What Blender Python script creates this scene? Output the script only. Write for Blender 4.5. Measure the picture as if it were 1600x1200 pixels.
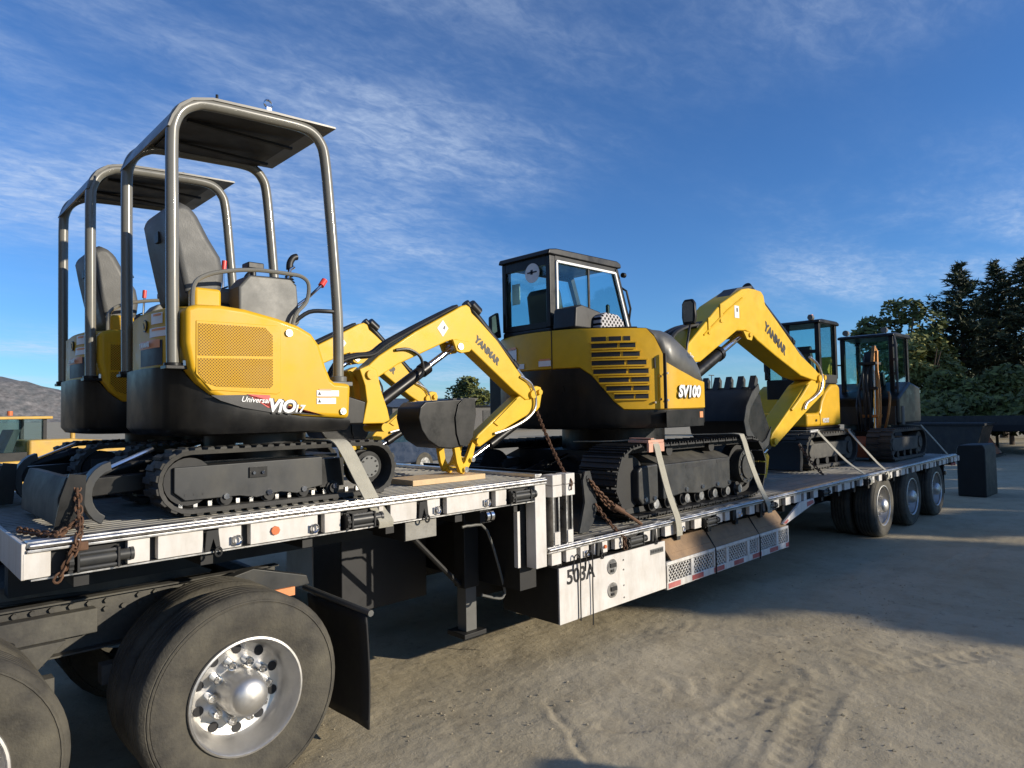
import bpy, bmesh, math, random
from mathutils import Vector, Matrix
random.seed(7)
for o in list(bpy.data.objects): bpy.data.objects.remove(o)
SC = bpy.context.scene
COL = SC.collection
R = math.radians

# ------------------------------------------------------------ camera
yaw, pitch, roll = R(46.16), R(2.379), R(-1.02)
Fv = Vector((math.cos(yaw)*math.cos(pitch), math.sin(yaw)*math.cos(pitch), math.sin(pitch)))
Rv = Vector((math.sin(yaw), -math.cos(yaw), 0)); Uv = Rv.cross(Fv)
R2 = math.cos(roll)*Rv + math.sin(roll)*Uv
U2 = -math.sin(roll)*Rv + math.cos(roll)*Uv
cd = bpy.data.cameras.new('camera'); cam = bpy.data.objects.new('camera', cd); COL.objects.link(cam)
cam.matrix_world = Matrix(((R2.x, U2.x, -Fv.x, -.5022), (R2.y, U2.y, -Fv.y, -3.5197), (R2.z, U2.z, -Fv.z, 1.961), (0, 0, 0, 1)))
cd.sensor_width = 36; cd.lens = 36*1059.6/1600; cd.clip_start = .05; cd.clip_end = 6000
SC.camera = cam
# ------------------------------------------------------------ sky and sun
SUN = Vector((.482, -.834, .275)).normalized()
wd = bpy.data.worlds.new('World'); SC.world = wd; wd.use_nodes = True
nt = wd.node_tree; N = nt.nodes; LK = nt.links; N.clear()
def nd(t, **k):
    n = N.new(t)
    for a, b in k.items(): setattr(n, a, b)
    return n
sky = nd('ShaderNodeTexSky', sky_type='NISHITA', sun_disc=False, sun_elevation=math.asin(SUN.z), sun_rotation=math.atan2(SUN.x, SUN.y),
         altitude=400, air_density=1.0, dust_density=.0, ozone_density=3.5)
tc = nd('ShaderNodeTexCoord'); sep = nd('ShaderNodeSeparateXYZ'); LK.new(tc.outputs['Generated'], sep.inputs[0])
addz = nd('ShaderNodeMath', operation='ADD'); addz.inputs[1].default_value = .10
mx = nd('ShaderNodeMath', operation='MAXIMUM'); mx.inputs[1].default_value = 0
LK.new(sep.outputs['Z'], mx.inputs[0]); LK.new(mx.outputs[0], addz.inputs[0])
dx = nd('ShaderNodeMath', operation='DIVIDE'); dy = nd('ShaderNodeMath', operation='DIVIDE')
LK.new(sep.outputs['X'], dx.inputs[0]); LK.new(addz.outputs[0], dx.inputs[1]); LK.new(sep.outputs['Y'], dy.inputs[0]); LK.new(addz.outputs[0], dy.inputs[1])
cmb = nd('ShaderNodeCombineXYZ'); LK.new(dx.outputs[0], cmb.inputs[0]); LK.new(dy.outputs[0], cmb.inputs[1])
def mapn(rot, sc, loc=(0, 0, 0)):
    m = nd('ShaderNodeMapping'); m.inputs['Rotation'].default_value = (0, 0, rot); m.inputs['Scale'].default_value = sc; m.inputs['Location'].default_value = loc
    LK.new(cmb.outputs[0], m.inputs[0]); return m
def noise(m, s, d, r, dist=0):
    n = nd('ShaderNodeTexNoise'); n.inputs['Scale'].default_value = s; n.inputs['Detail'].default_value = d; n.inputs['Roughness'].default_value = r; n.inputs['Distortion'].default_value = dist
    LK.new(m.outputs[0], n.inputs['Vector']); return n
def ramp(src, a, b, lo=0, hi=1):
    r = nd('ShaderNodeMapRange', interpolation_type='SMOOTHSTEP'); r.inputs[1].default_value = a; r.inputs[2].default_value = b; r.inputs[3].default_value = lo; r.inputs[4].default_value = hi
    LK.new(src, r.inputs[0]); return r
def mul(a, b):
    m = nd('ShaderNodeMath', operation='MULTIPLY'); LK.new(a, m.inputs[0])
    if isinstance(b, float): m.inputs[1].default_value = b
    else: LK.new(b, m.inputs[1])
    return m
CO = (23.7, 11.2)
streak = noise(mapn(R(-8), (.55, 1.3, 1), (3.1, 1.7, 0)), .9, 9, .60, .4)       # long wisps
ripple = noise(mapn(R(20), (1.0, 1.7, 1), (9, 4, 0)), 9.0, 5, .62, .6)          # mackerel ripple
fine = noise(mapn(R(-25), (1, 1.6, 1), (2, 7, 0)), 26.0, 4, .6, .3)
big = noise(mapn(0, (1, 1, 1), (CO[0], CO[1], 0)), .40, 2, .5)                  # where there are clouds at all
c1 = ramp(streak.outputs[0], .34, .72); c2 = ramp(ripple.outputs[0], .28, .72, .35, 1.0); c4 = ramp(fine.outputs[0], .3, .7, .7, 1.0); c3 = ramp(big.outputs[0], .37, .57)
cl = mul(mul(mul(c1.outputs[0], c2.outputs[0]).outputs[0], c4.outputs[0]).outputs[0], c3.outputs[0]); cl2 = mul(cl.outputs[0], .78)
grade = nd('ShaderNodeMixRGB', blend_type='MULTIPLY'); grade.inputs[0].default_value = 1; grade.inputs[2].default_value = (.60, .92, 1.30, 1); LK.new(sky.outputs[0], grade.inputs[1])
mixc = nd('ShaderNodeMixRGB'); LK.new(cl2.outputs[0], mixc.inputs[0]); LK.new(grade.outputs[0], mixc.inputs[1]); mixc.inputs[2].default_value = (5.2, 6.2, 7.8, 1)
bg = nd('ShaderNodeBackground'); bg.inputs[1].default_value = .112; LK.new(mixc.outputs[0], bg.inputs[0])
wo = nd('ShaderNodeOutputWorld'); LK.new(bg.outputs[0], wo.inputs[0])
sl = bpy.data.lights.new('sun', 'SUN'); sl.energy = 5.0; sl.angle = R(.5); sl.color = (1, .90, .74)
so = bpy.data.objects.new('sun', sl); COL.objects.link(so); so.rotation_euler = (-SUN).to_track_quat('-Z', 'Y').to_euler(); so.location = SUN*50
SC.view_settings.view_transform = 'Standard'; SC.view_settings.look = 'None'; SC.view_settings.gamma = 1; SC.view_settings.exposure = .12
SC.view_settings.use_curve_mapping = False

# ------------------------------------------------------------ materials
def mat(name, col, rough=.5, metal=0., var=.12, vscale=6., bump=0., bscale=40., dust=0., dustcol=(.30, .27, .21), coat=0., spec=.5, rvar=.1):
    m = bpy.data.materials.new(name); m.use_nodes = True; t = m.node_tree; b = t.nodes['Principled BSDF']; L = t.links
    b.inputs['Metallic'].default_value = metal; b.inputs['Coat Weight'].default_value = coat; b.inputs['Coat Roughness'].default_value = .08
    b.inputs['Specular IOR Level'].default_value = spec
    co = t.nodes.new('ShaderNodeTexCoord'); n1 = t.nodes.new('ShaderNodeTexNoise'); n1.inputs['Scale'].default_value = vscale; n1.inputs['Detail'].default_value = 6; n1.inputs['Roughness'].default_value = .65
    L.new(co.outputs['Object'], n1.inputs['Vector'])
    mr = t.nodes.new('ShaderNodeMapRange'); mr.inputs[1].default_value = .3; mr.inputs[2].default_value = .7; mr.inputs[3].default_value = 1-var; mr.inputs[4].default_value = 1+var; L.new(n1.outputs[0], mr.inputs[0])
    mu = t.nodes.new('ShaderNodeMixRGB'); mu.blend_type = 'MULTIPLY'; mu.inputs[0].default_value = 1; mu.inputs[1].default_value = (*col, 1)
    L.new(mr.outputs[0], mu.inputs[2]); out = mu.outputs[0]
    if dust > 0:
        n2 = t.nodes.new('ShaderNodeTexNoise'); n2.inputs['Scale'].default_value = vscale*.55; n2.inputs['Detail'].default_value = 8; n2.inputs['Roughness'].default_value = .7
        L.new(co.outputs['Object'], n2.inputs['Vector'])
        r2 = t.nodes.new('ShaderNodeMapRange'); r2.inputs[1].default_value = .38; r2.inputs[2].default_value = .72; r2.inputs[4].default_value = dust; L.new(n2.outputs[0], r2.inputs[0])
        mi = t.nodes.new('ShaderNodeMixRGB'); mi.inputs[2].default_value = (*dustcol, 1); L.new(r2.outputs[0], mi.inputs[0]); L.new(out, mi.inputs[1]); out = mi.outputs[0]
    L.new(out, b.inputs['Base Color'])
    rr = t.nodes.new('ShaderNodeMapRange'); rr.inputs[1].default_value = .3; rr.inputs[2].default_value = .7; rr.inputs[3].default_value = max(.02, rough-rvar); rr.inputs[4].default_value = min(1, rough+rvar)
    L.new(n1.outputs[0], rr.inputs[0]); L.new(rr.outputs[0], b.inputs['Roughness'])
    if bump > 0:
        n3 = t.nodes.new('ShaderNodeTexNoise'); n3.inputs['Scale'].default_value = bscale; n3.inputs['Detail'].default_value = 5; L.new(co.outputs['Object'], n3.inputs['Vector'])
        bp = t.nodes.new('ShaderNodeBump'); bp.inputs['Strength'].default_value = bump; bp.inputs['Distance'].default_value = .01; L.new(n3.outputs[0], bp.inputs['Height']); L.new(bp.outputs[0], b.inputs['Normal'])
    return m
M = {}
M['yellow'] = mat('yellow_paint', (.66, .375, .013), .42, var=.08, dust=.16, dustcol=(.50, .36, .13), coat=.03, spec=.22)
M['yellow2'] = mat('boom_yellow_paint', (.71, .43, .018), .42, var=.08, dust=.16, dustcol=(.52, .38, .15), coat=.03, spec=.25)
M['black'] = mat('black_paint', (.007, .007, .0075), .36, var=.2, dust=.05, dustcol=(.08, .072, .055), spec=.32)
M['char'] = mat('charcoal_paint', (.034, .036, .038), .42, var=.15, dust=.15, dustcol=(.10, .09, .07), spec=.35)
M['hood'] = mat('grey_hood', (.075, .075, .07), .38, var=.08, dust=.1)
M['rubber'] = mat('track_rubber', (.028, .027, .025), .75, var=.25, dust=.30, dustcol=(.17, .155, .12), bump=.2)
M['tyre'] = mat('tyre_rubber', (.045, .041, .034), .85, var=.35, vscale=7, dust=.7, dustcol=(.14, .125, .09), bump=.4, bscale=70)
M['tube'] = mat('canopy_tube_paint', (.17, .163, .138), .30, var=.06, coat=.3)
M['roof'] = mat('canopy_roof', (.115, .11, .095), .35, var=.1)
M['seat'] = mat('seat_vinyl', (.088, .088, .084), .55, var=.1, bump=.1, bscale=120)
M['plastic'] = mat('black_plastic', (.011, .011, .0115), .5, var=.15)
M['grey'] = mat('grey_plastic', (.12, .12, .112), .5, var=.06)
M['chrome'] = mat('chrome', (.82, .82, .82), .14, metal=1, var=.04, rvar=.05)
M['alu'] = mat('aluminium', (.62, .61, .60), .33, metal=1, var=.12, vscale=12, dust=.25, dustcol=(.35, .32, .27))
M['wheelalu'] = mat('dusty_aluminium_wheel', (.60, .59, .57), .42, metal=.85, var=.12, dust=.35, dustcol=(.30, .27, .22))
M['deck'] = mat('deck_aluminium', (.26, .25, .225), .65, metal=.25, var=.3, vscale=9, dust=.6, dustcol=(.22, .20, .16), bump=.15)
M['white'] = mat('white_panel', (.66, .635, .60), .5, var=.08, vscale=5, dust=.34, dustcol=(.40, .34, .26))
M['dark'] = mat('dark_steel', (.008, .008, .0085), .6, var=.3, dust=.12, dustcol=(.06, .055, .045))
M['frame'] = mat('dusty_frame', (.045, .043, .040), .75, var=.3, dust=.7, dustcol=(.16, .15, .12), bump=.2)
M['strap'] = mat('webbing', (.36, .34, .275), .85, var=.12, vscale=15, bump=.4, bscale=160)
M['rust'] = mat('rusty_chain', (.13, .068, .038), .75, metal=.3, var=.4, vscale=30)
M['wood'] = mat('raw_wood', (.62, .44, .24), .7, var=.15, vscale=10, bump=.2)
M['timber'] = mat('old_timber', (.27, .175, .10), .8, var=.25, vscale=7, bump=.3)
M['orange'] = mat('orange_reflector', (.62, .16, .05), .35)
M['red'] = mat('red_tape', (.42, .075, .07), .5, var=.15, dust=.35, dustcol=(.5, .42, .38))
M['redknob'] = mat('red_knob', (.70, .06, .05), .35)
M['tapew'] = mat('white_tape', (.72, .70, .66), .4, var=.08, dust=.2)
M['ink'] = mat('black_ink', (.012, .012, .014), .5)
M['label'] = mat('white_label', (.78, .78, .76), .45)
M['labelo'] = mat('orange_label', (.78, .30, .12), .45)
M['copper'] = mat('orange_steel', (.42, .20, .07), .4, metal=.6, var=.3)
M['block'] = mat('corner_protector', (.62, .33, .23), .6, var=.15)
M['flap'] = mat('rubber_flap', (.012, .012, .012), .7, var=.2)
M['concrete'] = mat('concrete', (.10, .095, .09), .85, var=.3, bump=.4)
M['pinkish'] = mat('trailer_skin', (.55, .55, .56), .45, var=.06)
M['bluepaint'] = mat('dark_blue_paint', (.02, .035, .07), .3, coat=.4)
M['catyellow'] = mat('loader_yellow', (.55, .33, .05), .5, dust=.3)
M['brown'] = mat('weathered_orange', (.30, .085, .03), .6, var=.3)
M['bark'] = mat('bark', (.075, .055, .04), .9, var=.3, bump=.5)
def streaks(m, col, amt, sx=16., sz=1.4):
    t = m.node_tree; b = t.nodes['Principled BSDF']; L = t.links; src = b.inputs['Base Color'].links[0].from_socket
    co = t.nodes.new('ShaderNodeTexCoord'); mp = t.nodes.new('ShaderNodeMapping'); mp.inputs['Scale'].default_value = (sx, sx, sz); n = t.nodes.new('ShaderNodeTexNoise'); n.inputs['Scale'].default_value = 1; n.inputs['Detail'].default_value = 7; n.inputs['Roughness'].default_value = .7
    r = t.nodes.new('ShaderNodeMapRange'); r.inputs[1].default_value = .46; r.inputs[2].default_value = .74; r.inputs[4].default_value = amt; mi = t.nodes.new('ShaderNodeMixRGB'); mi.inputs[2].default_value = (*col, 1)
    L.new(co.outputs['Object'], mp.inputs[0]); L.new(mp.outputs[0], n.inputs['Vector']); L.new(n.outputs[0], r.inputs[0]); L.new(r.outputs[0], mi.inputs[0]); L.new(src, mi.inputs[1]); L.new(mi.outputs[0], b.inputs['Base Color'])
streaks(M['white'], (.34, .28, .21), .5, 7., 1.6); streaks(M['tapew'], (.25, .21, .16), .6); streaks(M['alu'], (.30, .27, .22), .5, 9., 9.); streaks(M['black'], (.05, .045, .036), .35, 5., 2.); streaks(M['char'], (.085, .078, .06), .5, 6., 3.)
def leafmat(name, c, c2):
    m = bpy.data.materials.new(name); m.use_nodes = True; t = m.node_tree; b = t.nodes['Principled BSDF']
    g = t.nodes.new('ShaderNodeNewGeometry'); r = t.nodes.new('ShaderNodeMixRGB'); r.inputs[1].default_value = (*c, 1); r.inputs[2].default_value = (*c2, 1)
    t.links.new(g.outputs['Random Per Island'], r.inputs[0]); t.links.new(r.outputs[0], b.inputs['Base Color']); b.inputs['Roughness'].default_value = .7
    return m
M['needle'] = leafmat('pine_needles', (.018, .028, .016), (.085, .105, .045))
M['leaf'] = leafmat('leaves', (.048, .066, .016), (.20, .205, .045))
M['leaf2'] = leafmat('yellow_green_leaves', (.09, .105, .025), (.26, .25, .06))
def glassmat(name, tint, f=.04):
    m = bpy.data.materials.new(name); m.use_nodes = True; t = m.node_tree; t.nodes.clear()
    o = t.nodes.new('ShaderNodeOutputMaterial'); mi = t.nodes.new('ShaderNodeMixShader'); tr = t.nodes.new('ShaderNodeBsdfTransparent'); gl = t.nodes.new('ShaderNodeBsdfGlossy')
    lw = t.nodes.new('ShaderNodeLayerWeight'); lw.inputs[0].default_value = .5; fr = t.nodes.new('ShaderNodeMath'); fr.operation = 'POWER'; fr.inputs[1].default_value = 4; t.links.new(lw.outputs['Facing'], fr.inputs[0]); ad = t.nodes.new('ShaderNodeMath'); ad.operation = 'ADD'; ad.use_clamp = True; ad.inputs[1].default_value = f
    tr.inputs[0].default_value = (*tint, 1); gl.inputs['Roughness'].default_value = .03; gl.inputs[0].default_value = (.85, .95, 1, 1)
    t.links.new(fr.outputs[0], ad.inputs[0]); t.links.new(ad.outputs[0], mi.inputs[0]); t.links.new(tr.outputs[0], mi.inputs[1]); t.links.new(gl.outputs[0], mi.inputs[2]); t.links.new(mi.outputs[0], o.inputs[0])
    return m
M['glass'] = glassmat('tinted_glass', (.80, .93, .94)); M['mirror'] = mat('mirror', (.6, .65, .7), .05, metal=1, rvar=.02)
def meshmat(name, c, hole, sc):
    """perforated sheet: staggered small round holes"""
    m = mat(name, c, .55, var=.08, spec=.2); t = m.node_tree; b = t.nodes['Principled BSDF']; L = t.links
    co = t.nodes.new('ShaderNodeTexCoord'); mp = t.nodes.new('ShaderNodeMapping'); mp.inputs['Rotation'].default_value = (0, R(45), 0); mp.inputs['Scale'].default_value = (sc, 0, sc)
    vo = t.nodes.new('ShaderNodeTexVoronoi'); vo.inputs['Randomness'].default_value = 0; vo.inputs['Scale'].default_value = 1
    L.new(co.outputs['Object'], mp.inputs[0]); L.new(mp.outputs[0], vo.inputs['Vector'])
    r = t.nodes.new('ShaderNodeMapRange'); r.inputs[1].default_value = .30; r.inputs[2].default_value = .40; L.new(vo.outputs['Distance'], r.inputs[0])
    src = b.inputs['Base Color'].links[0].from_socket; mi = t.nodes.new('ShaderNodeMixRGB'); mi.inputs[1].default_value = (*hole, 1); L.new(r.outputs[0], mi.inputs[0]); L.new(src, mi.inputs[2]); L.new(mi.outputs[0], b.inputs['Base Color'])
    return m
M['perf'] = meshmat('perforated_yellow', (.56, .31, .018), (.12, .06, .006), 88)
M['perfc'] = meshmat('perforated_chrome', (.50, .48, .48), (.004, .004, .004), 24)

# ------------------------------------------------------------ mesh helpers
SPLIT = {'rear_rail', 'frame_tail', 'suspension', 'bucket_link', 'guide_link', 'cylinder_ear', 'blade_arm', 'mud_flap', 'cover_slot', 'side_window', 'lift_arm', 'arm_pin', 'link_pin', 'wheel', 'cab_glass', 'window_bar', 'guard_arm', 'red_tape', 'main_beam', 'air_line', 'tread', 'boom_line', 'cab_console'}
class B:
    def __init__(s): s.v = []; s.f = []; s.p = []
    def add(s, vs, fs):
        k = len(s.v); s.p.append((k, len(s.f))); s.v += [tuple(p) for p in vs]; s.f += [tuple(i+k for i in f) for f in fs]; return s
    def box(s, x0, x1, y0, y1, z0, z1):
        return s.add([(x0, y0, z0), (x1, y0, z0), (x1, y1, z0), (x0, y1, z0), (x0, y0, z1), (x1, y0, z1), (x1, y1, z1), (x0, y1, z1)],
                     [(3, 2, 1, 0), (4, 5, 6, 7), (0, 1, 5, 4), (1, 2, 6, 5), (2, 3, 7, 6), (3, 0, 4, 7)])
    def prism(s, pts, ax, a, b):
        """polygon pts extruded along axis from a to b; pts are (x,z) for y, (y,z) for x, (x,y) for z"""
        n = len(pts); A = sum(pts[i][0]*pts[(i+1) % n][1]-pts[(i+1) % n][0]*pts[i][1] for i in range(n))
        if A < 0: pts = pts[::-1]
        f = {'y': lambda p, c: (p[0], c, p[1]), 'x': lambda p, c: (c, p[0], p[1]), 'z': lambda p, c: (p[0], p[1], c)}[ax]
        if ax == 'y': a, b = b, a
        if ax == 'y' and a < b or ax != 'y' and a > b: a, b = b, a
        vs = [f(p, a) for p in pts]+[f(p, b) for p in pts]
        return s.add(vs, [tuple(range(n))[::-1], tuple(range(n, 2*n))]+[(i, (i+1) % n, n+(i+1) % n, n+i) for i in range(n)])
    def cyl(s, p, q, r, n=14, r2=None):
        p = Vector(p); q = Vector(q); r2 = r if r2 is None else r2; d = (q-p).normalized()
        u = d.orthogonal().normalized(); w = d.cross(u)
        vs = [p+(u*math.cos(t)+w*math.sin(t))*r for t in [2*math.pi*i/n for i in range(n)]]+[q+(u*math.cos(t)+w*math.sin(t))*r2 for t in [2*math.pi*i/n for i in range(n)]]
        return s.add(vs, [tuple(range(n))[::-1], tuple(range(n, 2*n))]+[(i, (i+1) % n, n+(i+1) % n, n+i) for i in range(n)])
    def tube(s, path, r, n=10, closed=False):
        P = [Vector(p) for p in path]; m = len(P); k0 = len(s.v); u = None; vs = []; fs = []
        for i in range(m):
            a = P[i-1] if (i > 0 or closed) else P[i]; b = P[(i+1) % m] if (i < m-1 or closed) else P[i]
            d = (b-a).normalized()
            if u is None: u = d.orthogonal().normalized()
            else: u = (u-d*u.dot(d)).normalized()
            w = d.cross(u); vs += [P[i]+(u*math.cos(t)+w*math.sin(t))*r for t in [2*math.pi*j/n for j in range(n)]]
        for i in range(m if closed else m-1):
            for j in range(n):
                a = i*n+j; b = i*n+(j+1) % n; c = ((i+1) % m)*n+(j+1) % n; d = ((i+1) % m)*n+j; fs.append((a, b, c, d))
        if not closed: fs += [tuple(range(n))[::-1], tuple(range((m-1)*n, m*n))]
        return s.add(vs, fs)
    def lathe(s, prof, c, n=48):
        """profile (r, y) turned about the Y axis through c"""
        m = len(prof); vs = []; fs = []
        for i in range(n):
            t = 2*math.pi*i/n; vs += [(c[0]+r*math.cos(t), c[1]+y, c[2]+r*math.sin(t)) for r, y in prof]
        for i in range(n):
            for j in range(m-1):
                a = i*m+j; b = ((i+1) % n)*m+j; fs.append((a, a+1, b+1, b))
        return s.add(vs, fs)
    def ribbon(s, path, w, th=.004):
        """flat webbing: path points, half-width vector w (one or per point)"""
        P = [Vector(p) for p in path]; m = len(P); W = [Vector(w)]*m if not isinstance(w, list) else [Vector(q) for q in w]
        vs = []; fs = []
        for i in range(m):
            d = (P[min(i+1, m-1)]-P[max(i-1, 0)]).normalized(); nn = d.cross(W[i]).normalized()*th
            vs += [P[i]-W[i]-nn, P[i]+W[i]-nn, P[i]+W[i]+nn, P[i]-W[i]+nn]
        for i in range(m-1):
            for j in range(4): fs.append((i*4+j, i*4+(j+1) % 4, i*4+4+(j+1) % 4, i*4+4+j))
        fs += [(3, 2, 1, 0), tuple(range(4*m-4, 4*m))]
        return s.add(vs, fs)
    def obj(s, name, m, parent=None, bev=0, org=None, sharp=38, shear=0., seg=2):
        if name in SPLIT and len(s.p) > 1:
            E = s.p+[(len(s.v), len(s.f))]; r = None
            for (v0, f0), (v1, f1) in zip(E[:-1], E[1:]):
                q = B(); q.v = s.v[v0:v1]; q.f = [tuple(i-v0 for i in f) for f in s.f[f0:f1]]; o = q.obj(name, m, parent, bev, org, sharp, shear, seg); r = r or o
            return r
        me = bpy.data.meshes.new(name); vs = s.v
        if shear: vs = [(x, y, z+shear*x) for x, y, z in vs]
        if org is not None: vs = [(x-org[0], y-org[1], z-org[2]) for x, y, z in vs]
        me.from_pydata(vs, [], s.f); me.materials.append(M[m] if isinstance(m, str) else m)
        bm = bmesh.new(); bm.from_mesh(me); bmesh.ops.recalc_face_normals(bm, faces=bm.faces); bm.to_mesh(me); bm.free()
        me.polygons.foreach_set('use_smooth', [True]*len(me.polygons)); me.set_sharp_from_angle(angle=R(sharp))
        o = bpy.data.objects.new(name, me); COL.objects.link(o)
        if parent is not None: o.parent = parent
        if bev:
            b = o.modifiers.new('bevel', 'BEVEL'); b.width = bev; b.segments = seg; b.limit_method = 'ANGLE'; b.angle_limit = R(40); b.harden_normals = True
        return o
def empty(name, loc=(0, 0, 0), label=None, cat=None, group=None):
    o = bpy.data.objects.new(name, None); COL.objects.link(o); o.location = loc; o.empty_display_size = .2
    return tag(o, label, cat, group)
def tag(o, label=None, cat=None, group=None, kind=None):
    for k, v in (('label', label), ('category', cat), ('group', group), ('kind', kind)):
        if v: o[k] = v
    return o
def inst(o, parent, loc=None, rot=None, name=None):
    c = o.copy(); c.parent = parent; COL.objects.link(c)
    if loc is not None: c.location = loc
    if rot is not None: c.rotation_euler = rot
    return c
def copy_tree(o, parent=None):
    c = o.copy(); COL.objects.link(c); c.parent = parent
    for ch in [x for x in KIDS.get(o.name, [])]: copy_tree(ch, c)
    return c
KIDS = {}
def index_kids():
    KIDS.clear()
    for o in bpy.data.objects:
        if o.parent: KIDS.setdefault(o.parent.name, []).append(o)
def text(body, size, m, parent, org, origin, xdir, normal, ext=.001, shear=0., name='lettering', bold=0.):
    cu = bpy.data.curves.new(name, 'FONT'); cu.body = body; cu.size = size; cu.extrude = ext; cu.shear = shear; cu.offset = bold; cu.resolution_u = 3
    t = bpy.data.objects.new(name, cu); COL.objects.link(t); bpy.context.view_layer.update()
    me = bpy.data.meshes.new_from_object(t.evaluated_get(bpy.context.evaluated_depsgraph_get())); bpy.data.objects.remove(t)
    x = Vector(xdir).normalized(); n = Vector(normal).normalized(); y = n.cross(x); n = x.cross(y)
    mm = Matrix(((x.x, y.x, n.x, origin[0]-org[0]), (x.y, y.y, n.y, origin[1]-org[1]), (x.z, y.z, n.z, origin[2]-org[2]), (0, 0, 0, 1)))
    me.transform(mm); me.materials.clear(); me.materials.append(M[m]); me.name = name
    o = bpy.data.objects.new(name, me); COL.objects.link(o); o.parent = parent
    return o
def lerp(a, b, t): return a+(b-a)*t
def smooth_path(pts, k=4):
    P = [Vector(p) for p in pts]; out = []
    for i in range(len(P)-1):
        p0 = P[max(i-1, 0)]; p1 = P[i]; p2 = P[i+1]; p3 = P[min(i+2, len(P)-1)]
        for j in range(k):
            t = j/k; out.append(.5*((2*p1)+(p2-p0)*t+(2*p0-5*p1+4*p2-p3)*t*t+(-p0+3*p1-3*p2+p3)*t**3))
    out.append(P[-1]); return out
def hydraulic(parent, org, a, b, split, r, name='cylinder', rod='piston_rod', barrel='black'):
    a = Vector(a); b = Vector(b); c = a.lerp(b, split); d = (b-a).normalized()
    o = B().cyl(a, c, r).cyl(c-d*.05, c+d*.02, r*1.15).obj(name, barrel, parent, org=org)
    B().cyl(c, b, r*.55).obj(rod, 'chrome', parent, org=org)
    return o
# ------------------------------------------------------------ ground
def axis(lo, hi, fine_lo, fine_hi, st):
    a = [fine_lo+st*i for i in range(int((fine_hi-fine_lo)/st)+1)]
    s = st; x = a[-1]
    while x < hi: s *= 1.22; x = min(x+s, hi); a.append(x)
    s = st; x = a[0]
    while x > lo: s *= 1.22; x = max(x-s, lo); a.insert(0, x)
    return a
from mathutils import noise as mn
def gz(x, y):
    if x < -4 or x > 24 or y < -9 or y > 9: return 0.
    f = min(1, (x+4)/2, (24-x)/6, (y+9)/2, (9-y)/3)
    h = .018*mn.fractal(Vector((x*.55, y*.55, 0)), 1, 2, 3)
    h += .007*mn.fractal(Vector((x*3.1, y*3.1, 4)), .9, 2.1, 4)
    h += .0035*mn.noise(Vector((x*17, y*17, 9)))+.0022*mn.noise(Vector((x*34, y*34, 5)))
    # wheel tracks sweeping round the yard: shallow trough, raised shoulders, lug marks
    for (cx, cy, rad, wd, lugs) in ((6.2, -14.6, 13.15, .13, .115), (6.2, -14.6, 13.55, .13, .115), (1.0, -11.5, 10.55, .11, .12), (9.5, 8.5, 9.75, .15, .16)):
        dx_, dy_ = x-cx, y-cy; q = math.hypot(dx_, dy_)-rad+.03*mn.noise(Vector((x*.8, y*.8, 40)))
        if abs(q) < wd*1.5:
            a = math.atan2(dy_, dx_)*rad; keep = min(1, max(0, .35+1.7*mn.noise(Vector((x*.7, y*.7, 60)))))
            if abs(q) < wd: h += keep*(-.006*(1-(q/wd)**2)+.0036*math.tanh(3*math.sin((a+(.5*abs(q) if rad > 10 else q))*2*math.pi/lugs))*(1-(q/wd)**4))
            h += keep*.007*math.exp(-((abs(q)-wd*1.1)/.03)**2)
    # soft ridges a tyre pressed up: lugs of a tread print crossing the yard
    for (px, py, ang, ln, wd) in ((4.75, -1.35, R(-33), 1.5, .26), (7.6, -1.9, R(-28), 1.5, .2)):
        u = (x-px)*math.cos(ang)+(y-py)*math.sin(ang); v = -(x-px)*math.sin(ang)+(y-py)*math.cos(ang)
        if abs(u) < ln and abs(v) < wd:
            e = min(1, (ln-abs(u))/.3)*min(1, (wd-abs(v))/.05)*min(1, max(0, .5+1.6*mn.noise(Vector((x*2.3, y*2.3, 30)))))
            h += e*.0045*(max(-.4, math.sin((u+.35*abs(v))*2*math.pi/.19)))
    # two narrow ruts
    for (px, py, ang) in ((2.6, -.75, R(60)), (3.15, -1.2, R(125)), (5.0, -.55, R(118))):
        u = (x-px)*math.cos(ang)+(y-py)*math.sin(ang); v = -(x-px)*math.sin(ang)+(y-py)*math.cos(ang)+.05*mn.noise(Vector((x*4, y*4, 1)))
        if abs(u) < .55: h += -.010*math.exp(-(v/.018)**2)+.006*math.exp(-((v-.035)/.02)**2)
    return h*f
xs = axis(-1800, 1800, 1.2, 8.6, .028); ys = axis(-1800, 1800, -3.4, 1.2, .028)
vs = [(x, y, gz(x, y)) for y in ys for x in xs]; nx = len(xs)
fs = [(j*nx+i, j*nx+i+1, (j+1)*nx+i+1, (j+1)*nx+i) for j in range(len(ys)-1) for i in range(nx-1)]
me = bpy.data.meshes.new('ground'); me.from_pydata(vs, [], fs); me.polygons.foreach_set('use_smooth', [True]*len(fs))
ground = bpy.data.objects.new('ground', me); COL.objects.link(ground); tag(ground, 'pale dusty dirt yard with tyre prints', 'ground', kind='structure')
gm = bpy.data.materials.new('dirt'); gm.use_nodes = True; t = gm.node_tree; b = t.nodes['Principled BSDF']; L = t.links
co = t.nodes.new('ShaderNodeTexCoord')
def gn(sc, det, ro, off=0, st=(1, 1, 1)):
    mp = t.nodes.new('ShaderNodeMapping'); mp.inputs['Location'].default_value = (off, off, 0); mp.inputs['Scale'].default_value = st; L.new(co.outputs['Object'], mp.inputs[0])
    n = t.nodes.new('ShaderNodeTexNoise'); n.inputs['Scale'].default_value = sc; n.inputs['Detail'].default_value = det; n.inputs['Roughness'].default_value = ro; L.new(mp.outputs[0], n.inputs['Vector']); return n
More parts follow.
